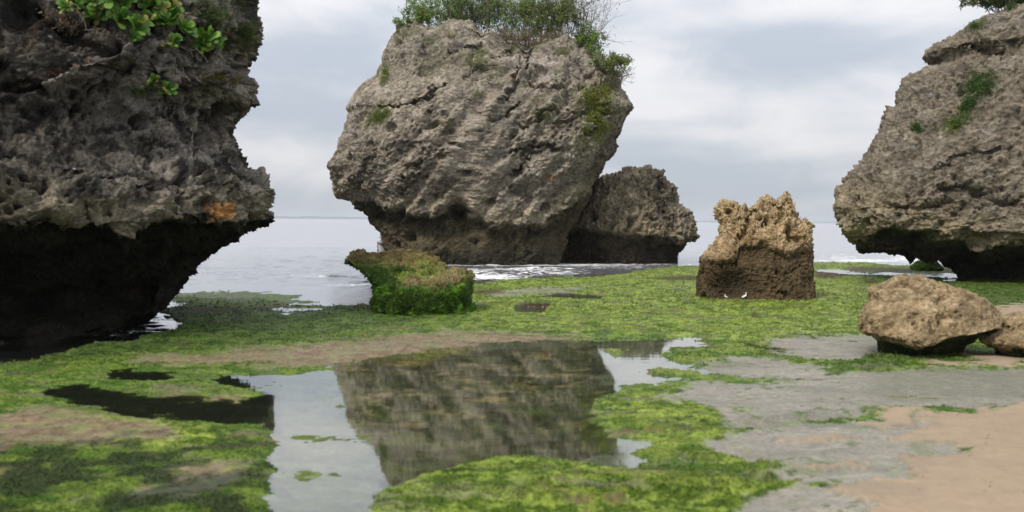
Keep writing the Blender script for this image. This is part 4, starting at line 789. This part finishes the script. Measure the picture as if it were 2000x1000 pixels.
def grass(base, nrm, hgt, rad, n, label, c0, c1, name='grass_tuft', group='dry grass tufts on the huge middle rock', lean=.5):
    a = rng.random(n) * 2 * np.pi; rr = np.sqrt(rng.random(n)) * rad; P = np.stack([np.cos(a) * rr, np.sin(a) * rr * .5, -.03 - 0 * a], -1)
    D = np.stack([np.cos(a) * lean, np.sin(a) * lean, 0 * a + 1], -1) + rng.normal(0, .5, (n, 3)) + np.array(nrm) * .3
    V, Fq, k = leaves(P, D, rnd_dirs(n), hgt * rng.uniform(.5, 1.2, n), np.full(n, .018), ((0, 1, 0), (.5, .8, .06), (1, .1, -.05)))
    o = link_mesh(name, V + base, Fq, M_leaf, None, {'Col': leaf_cols(n, k, c0, c1)}, origin=base); return tag(o, label, 'grass', group)
dry0, dry1 = (.16, .13, .07), (.30, .25, .14)
for px, py, hh, rr, n_, lab in [(1010, 103, .62, .6, 300, 'brown dry grass tuft hanging in front of the left green mound'), (1045, 106, .62, .7, 360, 'straw brown grass tuft in the dip at the middle of the rock top'), (1080, 98, .55, .5, 240, 'short straw grass tuft right of the dip on the rock top'),
                                (975, 92, .5, .3, 110, 'thin grass tuft in the notch of the rock top')]:
    r_ = topz(px, 46, rock_mid); grass(r_[0], r_[1], hh, rr, n_, lab, dry0, dry1)
for px, py, hh, rr, n_, lab in [(925, 128, .8, .25, 130, 'sparse straw grass below the notch on the rock face'), (1100, 105, .45, .25, 110, 'yellow green grass tuft on the pale patch under the top'), (880, 72, .4, .2, 70, 'tiny grass tuft under the left shrubs')]:
    r_ = hit(rock_mid, px, py)
    if r_: grass(r_[0], r_[1], hh, rr, n_, lab, (.14, .16, .06), (.27, .28, .12))
def cushion(ob, spots, n, label, leaf=.05, thick=.12, c0=(.09, .14, .02), c1=(.20, .26, .045), name='creeping_plant', group='low creeping plants on the rock faces', dens=1.0, third=None, p3=0.0):
    P, Nn = [], []
    for cx_, cy_, rx, ry, ang, w in spots:
        for _ in range(int(n * w)):
            a = random.uniform(0, 2 * math.pi); q = min(1.5, abs(random.gauss(0, .62))); ux, uy = math.cos(a) * q * rx, math.sin(a) * q * ry; ca_, sa_ = math.cos(R(ang)), math.sin(R(ang))
            x_, y_ = cx_ + ux * ca_ - uy * sa_, cy_ + ux * sa_ + uy * ca_
            if perlin(np.array([[x_ * .09, y_ * .09, cx_ * .1]]))[0] < -.25 + q * .35 * (dens < 1): continue
            r_ = hit(ob, x_, y_)
            if r_: P.append(r_[0]); Nn.append(r_[1] * (1 - q * .5))
    P = np.array(P); Nn = np.array(Nn); m_ = 5; P = np.repeat(P, m_, 0); Nn = np.repeat(Nn, m_, 0); k_ = len(P)
    P = P + Nn * (.03 + rng.random((k_, 1)) * thick) + rng.normal(0, leaf * .6, (k_, 3)); V, Fq, k = leaves(P, rnd_dirs(k_) + Nn + np.array([0, 0, .3]), rnd_dirs(k_) + Nn, leaf * rng.uniform(.6, 1.5, k_), leaf * .55 * rng.uniform(.6, 1.3, k_))
    o_ = P.mean(0); o = link_mesh(name, V, Fq, M_leaf, None, {'Col': leaf_cols(k_, k, c0, c1, .3, third, p3)}, origin=o_); return tag(o, label, 'plant', group)
cushion(rock_mid, [(740, 226, 30, 16, -28, 1)], 900, 'compact green cushion plant on the left face of the huge middle rock', .05, .16)
cushion(rock_mid, [(752, 148, 8, 16, 20, 1)], 220, 'small green tuft clinging to the upper left edge of the huge rock', .07, .3)
cushion(rock_mid, [(1165, 235, 28, 48, 15, 1), (1150, 190, 30, 22, 20, .3), (1180, 180, 22, 26, 0, .3)], 2000, 'large yellow green creeping plant on the right face of the huge rock', .06, .18, (.12, .15, .02), (.27, .29, .04))
cushion(rock_mid, [(932, 186, 26, 20, -20, 1)], 170, 'thin olive creeping plant at the centre of the huge rock', .045, .08, dens=.5, c0=(.13, .14, .04), c1=(.22, .23, .08))
cushion(rock_mid, [(868, 240, 24, 12, -10, 1)], 180, 'sparse olive plant left of centre, low on the huge rock face', .045, .08, dens=.5, c0=(.13, .14, .04), c1=(.22, .23, .08))
cushion(rock_mid, [(1060, 230, 40, 6, -40, 1), (940, 100, 25, 12, 0, .7)], 160, 'thin scattered plants along cracks in the huge rock', .045, .07, dens=.5, c0=(.12, .14, .05), c1=(.22, .24, .08))
cushion(rock_right, [(1912, 165, 34, 26, -20, 1), (1890, 200, 12, 22, 30, .4)], 1100, 'dark green creeping plant high on the right outcrop face', .05, .14, (.035, .08, .015), (.10, .17, .03))
cushion(rock_right, [(1868, 240, 32, 13, -35, 1)], 700, 'slanting yellow green creeping plant lower on the right outcrop', .05, .12, (.06, .11, .02), (.16, .22, .04))
cushion(rock_right, [(1793, 247, 11, 10, 0, 1)], 220, 'small round green plant alone on the right outcrop face', .05, .12, (.035, .09, .015), (.09, .17, .03))
cushion(rock_right, [(1905, 50, 22, 10, -20, 1)], 260, 'green plant under the top ledge of the right outcrop', .05, .12, (.05, .10, .02), (.13, .20, .04))
r_ = topz(1970, 36, rock_right, 0, 90)
if r_: shrub(r_[0] + np.array([0, .1, 0]), .8, 1.3, 'dark green leafy shrub on top of the right outcrop', stems=22, per=10, c0=(.03, .08, .015), c1=(.08, .17, .03), group='shrubs on top of the right outcrop')
cushion(rock_left, [(420, 30, 50, 40, 0, 1), (400, 85, 40, 20, 0, .3)], 1100, 'fine leaved creeping plant on the upper right part of the left rock', .026, .10, (.05, .085, .02), (.13, .18, .045), dens=.5)
cushion(rock_left, [(485, 60, 26, 40, 0, 1), (465, 90, 30, 10, 0, .3)], 750, 'olive creeping plant on the upper right rim of the left rock', .026, .08, (.06, .085, .02), (.14, .17, .04), dens=.5)
cushion(rock_left, [(270, 178, 22, 8, 20, 1)], 150, 'thin grassy plant beside the lone small rosette on the left rock', .03, .08, (.05, .09, .03), (.12, .17, .05))
cushion(rock_left, [(430, 150, 22, 12, 20, 1), (462, 155, 14, 8, 20, .5)], 220, 'mustard green mossy plant under the right rosette on the left rock', .02, .04, (.12, .11, .02), (.20, .18, .04), dens=.5)
cushion(rock_left, [(130, 45, 60, 16, 25, 1), (120, 140, 60, 8, -18, .6)], 150, 'dry brown leaf litter caught on ledges of the left rock', .05, .04, (.11, .07, .04), (.26, .18, .11), name='leaf_litter', dens=.5)
SP = ((0, .22, 0), (.3, .45, .05), (.6, .9, .12), (.85, 1.0, .12), (1, .55, .06))
def rosette_leaves(c, ax, size, n):
    a = rng.random(n) * 2 * np.pi; el = rng.uniform(.15, 1.25, n); ax = unit(ax); u = unit(np.cross(ax, np.array([.3, .2, 1.0]))); w = np.cross(ax, u)
    D = (u * np.cos(a)[:, None] + w * np.sin(a)[:, None]) * np.cos(el)[:, None] + ax * np.sin(el)[:, None]
    return leaves(c + D * size * .04, D, ax + 0 * D + rng.normal(0, .15, (n, 3)), size * rng.uniform(.7, 1.1, n), size * .40 * rng.uniform(.8, 1.2, n), SP)
def rosette_plant(ob, items, label, group='rosette shrubs on the left rock', bed=None):
    hs = [(hit(ob, x, y), s) for x, y, s in items]; hs = [(a_, s) for a_, s in hs if a_]; base = np.mean([a_[0] for a_, s in hs], 0)
    root = empty('rosette_shrub', base, label, 'shrub', group); segs = []
    for (p, nr), s in hs:
        ax = unit(nr * .8 + np.array([0, -.5, .75])); c_ = p + ax * .10 + nr * .05; n = 20
        V, Fq, k = rosette_leaves(c_ - base, ax, s * random.uniform(.009, .0125), n); link_mesh('leaf_rosette', V, Fq, M_leaf, root, {'Col': leaf_cols(n, k, (.045, .13, .012), (.15, .28, .035), .3, (.30, .27, .06), .12)})
        q = p + np.array([random.uniform(-.25, .25), .1, random.uniform(-.1, .35)]); mid = (q + c_) / 2 + np.random.normal(0, .06, 3)
        segs += [(q - base, mid - base, .011, .009), (mid - base, c_ - base, .009, .009)]
    if bed:
        for _ in range(bed):
            (p, nr), s = random.choice(hs); a_ = p + nr * .05; 
            for k_ in range(5):
                b_ = a_ + np.array([random.uniform(-.16, .16), -.01, random.uniform(-.18, .06)]); segs.append((a_ - base, b_ - base, .006, .005)); a_ = b_
    V, Fq = tubes(segs); link_mesh('stems', V, Fq, M_twig, root, {'Col': np.repeat((.7 + .6 * rng.random((len(segs), 1))) * np.array((.19, .15, .10)), 8, 0)})
rosette_plant(rock_left, [(205, 18, 30), (222, 2, 30), (252, 10, 32), (238, 22, 26), (300, 8, 30), (318, 20, 24), (222, 45, 28), (255, 62, 24), (282, 55, 22), (330, 42, 28), (350, 50, 28), (318, 58, 20), (345, 68, 22), (178, 2, 22), (290, 28, 20), (335, 95, 20), (342, 108, 16), (252, 76, 14), (270, -18, 34), (220, -25, 34), (325, -15, 28)], 'spreading bright green rosette shrub on the ledge at the top of the left rock', bed=26)
rosette_plant(rock_left, [(408, 82, 28), (395, 88, 20), (420, 92, 20)], 'single broad rosette shrub to the right of the spreading one on the left rock')
rosette_plant(rock_left, [(318, 175, 18), (308, 166, 14), (328, 184, 16), (312, 184, 14)], 'lone small light green rosette on the face of the left rock')
rosette_plant(rock_left, [(140, 18, 16), (145, 8, 14)], 'small rosette shrub at the left of the spreading one', bed=3)
rosette_plant(rock_left, [(104, 62, 11)], 'tiny yellowish rosette alone at the far upper left of the left rock')

# ------------------------------------------------------------------ algae tufts
def tuft_field(n, pyr, pxr, leaf, keep, seed, lift=1.0):
    r_ = np.random.default_rng(seed); py_ = r_.uniform(*pyr, n); px_ = r_.uniform(*pxr, n); G = at_ground(px_, py_); hh, cc, ff = ground_fields(G[:, 0], G[:, 1])
    ok = (ff['alg'] > .5) & (hh > .004) & (cc[:, 1] > cc[:, 0] * 1.18) & (r_.random(n) < keep(ff, px_, py_)); G[:, 2] = hh - .004; G = G[ok]; cc = cc[ok]; k_ = len(G); sc = 1 + .8 * ff['clump'][ok]
    D = r_.normal(0, .8, (k_, 3)); D[:, 2] = np.abs(D[:, 2]) * .4 + .16 * lift; V, Fq, k = leaves(G, D, r_.normal(0, 1, (k_, 3)), leaf * sc * r_.uniform(.5, 1.4, k_), leaf * .55 * r_.uniform(.5, 1.3, k_), ((0, .5, 0), (.5, 1, .12), (1, .25, -.05)))
    cc = cc * (0.92 + .36 * r_.random((k_, 1))); return V, Fq, np.repeat(cc, k, 0)
parts = [tuft_field(150000, (700, 1020), (-60, 2060), .020, lambda f, x, y: .9 + 0 * x, 1), tuft_field(90000, (600, 720), (-60, 2060), .030, lambda f, x, y: .6 + 0 * x, 2), tuft_field(70000, (512, 610), (300, 2060), .050, lambda f, x, y: .35 + 0 * x, 3, .7)]
Vs, Fs, Cs, o_ = [], [], [], 0
for V, Fq, C_ in parts: Vs.append(V); Fs.append(Fq + o_); Cs.append(C_); o_ += len(V)
alg = link_mesh('green_algae', np.concatenate(Vs), np.concatenate(Fs), M_weed, None, {'Col': np.concatenate(Cs)}); tag(alg, 'bright green seaweed carpeting the reef flat', 'seaweed', kind='stuff')
# weed fringe on the mossy rock and under the tan boulder
cushion(rock_moss, [(800, 588, 95, 32, 0, 1), (745, 540, 45, 16, 25, .5), (780, 528, 50, 10, 0, .15), (915, 565, 16, 40, 0, .3)], 3400, 'green seaweed fringe hanging on the sides of the flat mossy rock', .026, .05, (.02, .055, .008), (.10, .18, .02), name='seaweed_fringe', group='seaweed growing on rocks')
cushion(rock_small, [(1790, 692, 100, 8, 0, 1)], 420, 'dark seaweed fringe under the rounded tan boulder', .03, .05, (.012, .03, .006), (.035, .075, .012), name='seaweed_fringe', group='seaweed growing on rocks')

# ------------------------------------------------------------------ birds
def skin_mesh(name, pts, edges, radii, mat, parent, sub=2, root=0):
    me = bpy.data.meshes.new(name); me.from_pydata([tuple(p) for p in pts], edges, []); o = bpy.data.objects.new(name, me); COL.objects.link(o); o.parent = parent; me.materials.append(mat)
    md = o.modifiers.new('skin', 'SKIN'); sv = me.skin_vertices[0].data
    for i, r_ in enumerate(radii): sv[i].radius = (r_, r_) if not isinstance(r_, tuple) else r_; sv[i].use_root = (i == root)
    s = o.modifiers.new('sub', 'SUBSURF'); s.levels = sub; s.render_levels = sub; 
    for p in me.polygons: p.use_smooth = True
    md.use_smooth_shade = True; return o
M_white = plain('white_feathers', (0.75, 0.76, 0.78), .8); M_beak = plain('dark_beak', (0.05, 0.04, 0.03), .5); M_legs = plain('yellow_leg', (0.25, 0.2, 0.06), .6)
def bird(px, py, s, rot, label):
    g = at_ground(px, py, .03); root = empty('white_bird', g, label, 'bird', 'white birds at the foot of the jagged rock'); root.rotation_euler = (0, 0, rot); root.scale = (s, s, s)
    skin_mesh('body', [(-.10, 0, .07), (-.06, 0, .085), (0, 0, .105), (.045, 0, .13), (.055, 0, .165), (.045, 0, .20), (.06, 0, .225)], [(0, 1), (1, 2), (2, 3), (3, 4), (4, 5), (5, 6)], [.008, .026, .038, .028, .016, .014, .019], M_white, root, 2, 2)
    V, Fq = tubes([((.072, 0, .226), (.125, 0, .215), .006, .0015)]); link_mesh('beak', V, Fq, M_beak, root)
    for y in (-.012, .012):
        V, Fq = tubes([((0, y, .08), (.006, y, .04), .004, .003), ((.006, y, .04), (0, y, -.03), .003, .003), ((0, y, -.002), (.03, y, -.002), .003, .002)]); link_mesh('leg', V, Fq, M_legs, root)
bird(1418, 585, .62, R(200), 'smaller white bird at the left, before the dark hollow of the jagged rock')
bird(1454, 585.5, .85, R(20), 'upright white bird at the right, before the dark hollow of the jagged rock')

# ------------------------------------------------------------------ person wading behind the huge rock
M_shirt = plain('white_cotton', (0.72, 0.73, 0.76), .9); M_skin = plain('skin', (0.42, 0.25, 0.17), .6); M_red = plain('red_strap', (0.35, 0.03, 0.04), .7); M_short = plain('pale_trousers', (0.55, 0.55, 0.55), .9)
pp_ = at_y(np.array(746.5), np.array(500.0), np.array(49.3)); zb = -.52
per = empty('person', (pp_[0], 49.3, zb), 'person in white hat, white shirt and red strap, wading beside the huge rock', 'person')
skin_mesh('body', [(0, 0, .92), (0, 0, 1.10), (0, 0, 1.34), (0, .0, 1.47), (0, -.01, 1.56), (0, -.02, 1.64), (.09, 0, .86), (.10, -.02, .48), (.10, .02, .08), (.10, -.12, .03), (-.09, 0, .86), (-.10, -.02, .48), (-.10, .02, .08), (-.10, -.12, .03), (.19, 0, 1.38), (.25, 0, 1.12), (.22, -.15, .95), (.21, -.22, .88), (-.19, 0, 1.38), (-.25, 0, 1.12), (-.20, -.15, .95), (-.19, -.22, .88)],
          [(0, 1), (1, 2), (2, 3), (3, 4), (4, 5), (0, 6), (6, 7), (7, 8), (8, 9), (0, 10), (10, 11), (11, 12), (12, 13), (2, 14), (14, 15), (15, 16), (16, 17), (2, 18), (18, 19), (19, 20), (20, 21)],
          [.14, .13, .15, .055, .085, .075, .09, .065, .045, .035, .09, .065, .045, .035, .06, .045, .03, .03, .06, .045, .03, .03], M_skin, per, 2, 0)
def lathe(name, prof, mat, parent, seg=28, sx=1, sy=1, off=(0, 0, 0)):
    a = np.linspace(0, 2 * np.pi, seg, endpoint=False); V = np.stack([np.stack([np.cos(a) * r_ * sx + off[0], np.sin(a) * r_ * sy + off[1], np.full(seg, z_ + off[2])], -1) for r_, z_ in prof]).reshape(-1, 3)
    return link_mesh(name, V, grid_faces(len(prof), seg, True), mat, parent)
lathe('sun_hat', [(.20, 1.585), (.205, 1.592), (.15, 1.63), (.12, 1.655), (.118, 1.72), (.10, 1.775), (.05, 1.80), (.002, 1.805)], M_shirt, per, off=(0, -.02, 0))
lathe('shirt', [(.16, .84), (.175, .95), (.165, 1.12), (.19, 1.28), (.20, 1.38), (.12, 1.47), (.075, 1.49)], M_shirt, per, sx=1.12, sy=.82)
for s in (-1, 1):
    V, Fq = tubes([((s * .15, 0, 1.40), (s * .262, 0, 1.11), .085, .062), ((s * .262, 0, 1.11), (s * .225, -.14, .96), .062, .05)]); link_mesh('sleeve', V, Fq, M_shirt, per)
V, Fq = tubes([((-.235, -.05, 1.36), (-.12, -.175, 1.30), .03, .03), ((-.12, -.175, 1.30), (.14, -.17, 1.22), .03, .03)]); link_mesh('strap', V, Fq, M_red, per)
lathe('trousers', [(.165, .86), (.17, .78), (.16, .55)], M_short, per, sx=1.1, sy=.85)
# ------------------------------------------------------------------ sea haze over the whole place
m, n, l = material('sea_haze'); out = N(n, 'ShaderNodeOutputMaterial'); pv = N(n, 'ShaderNodeVolumePrincipled', ins={'Density': 1.3e-4, 'Color': (0.86, 0.91, 0.97, 1), 'Anisotropy': 0.0}); l.new(pv.outputs[0], out.inputs['Volume'])
X0, X1, Y0, Y1, Z0, Z1 = -9000, 9000, -60, 10400, -40, 46
V = [(x, y, z) for z in (Z0, Z1) for y in (Y0, Y1) for x in (X0, X1)]
hz = link_mesh('haze', V, [(0, 2, 3, 1), (4, 5, 7, 6), (0, 1, 5, 4), (2, 6, 7, 3), (0, 4, 6, 2), (1, 3, 7, 5)], m, smooth=False); tag(hz, 'thin pale sea haze over the water', kind='stuff')
scene.cycles.volume_bounces = 0
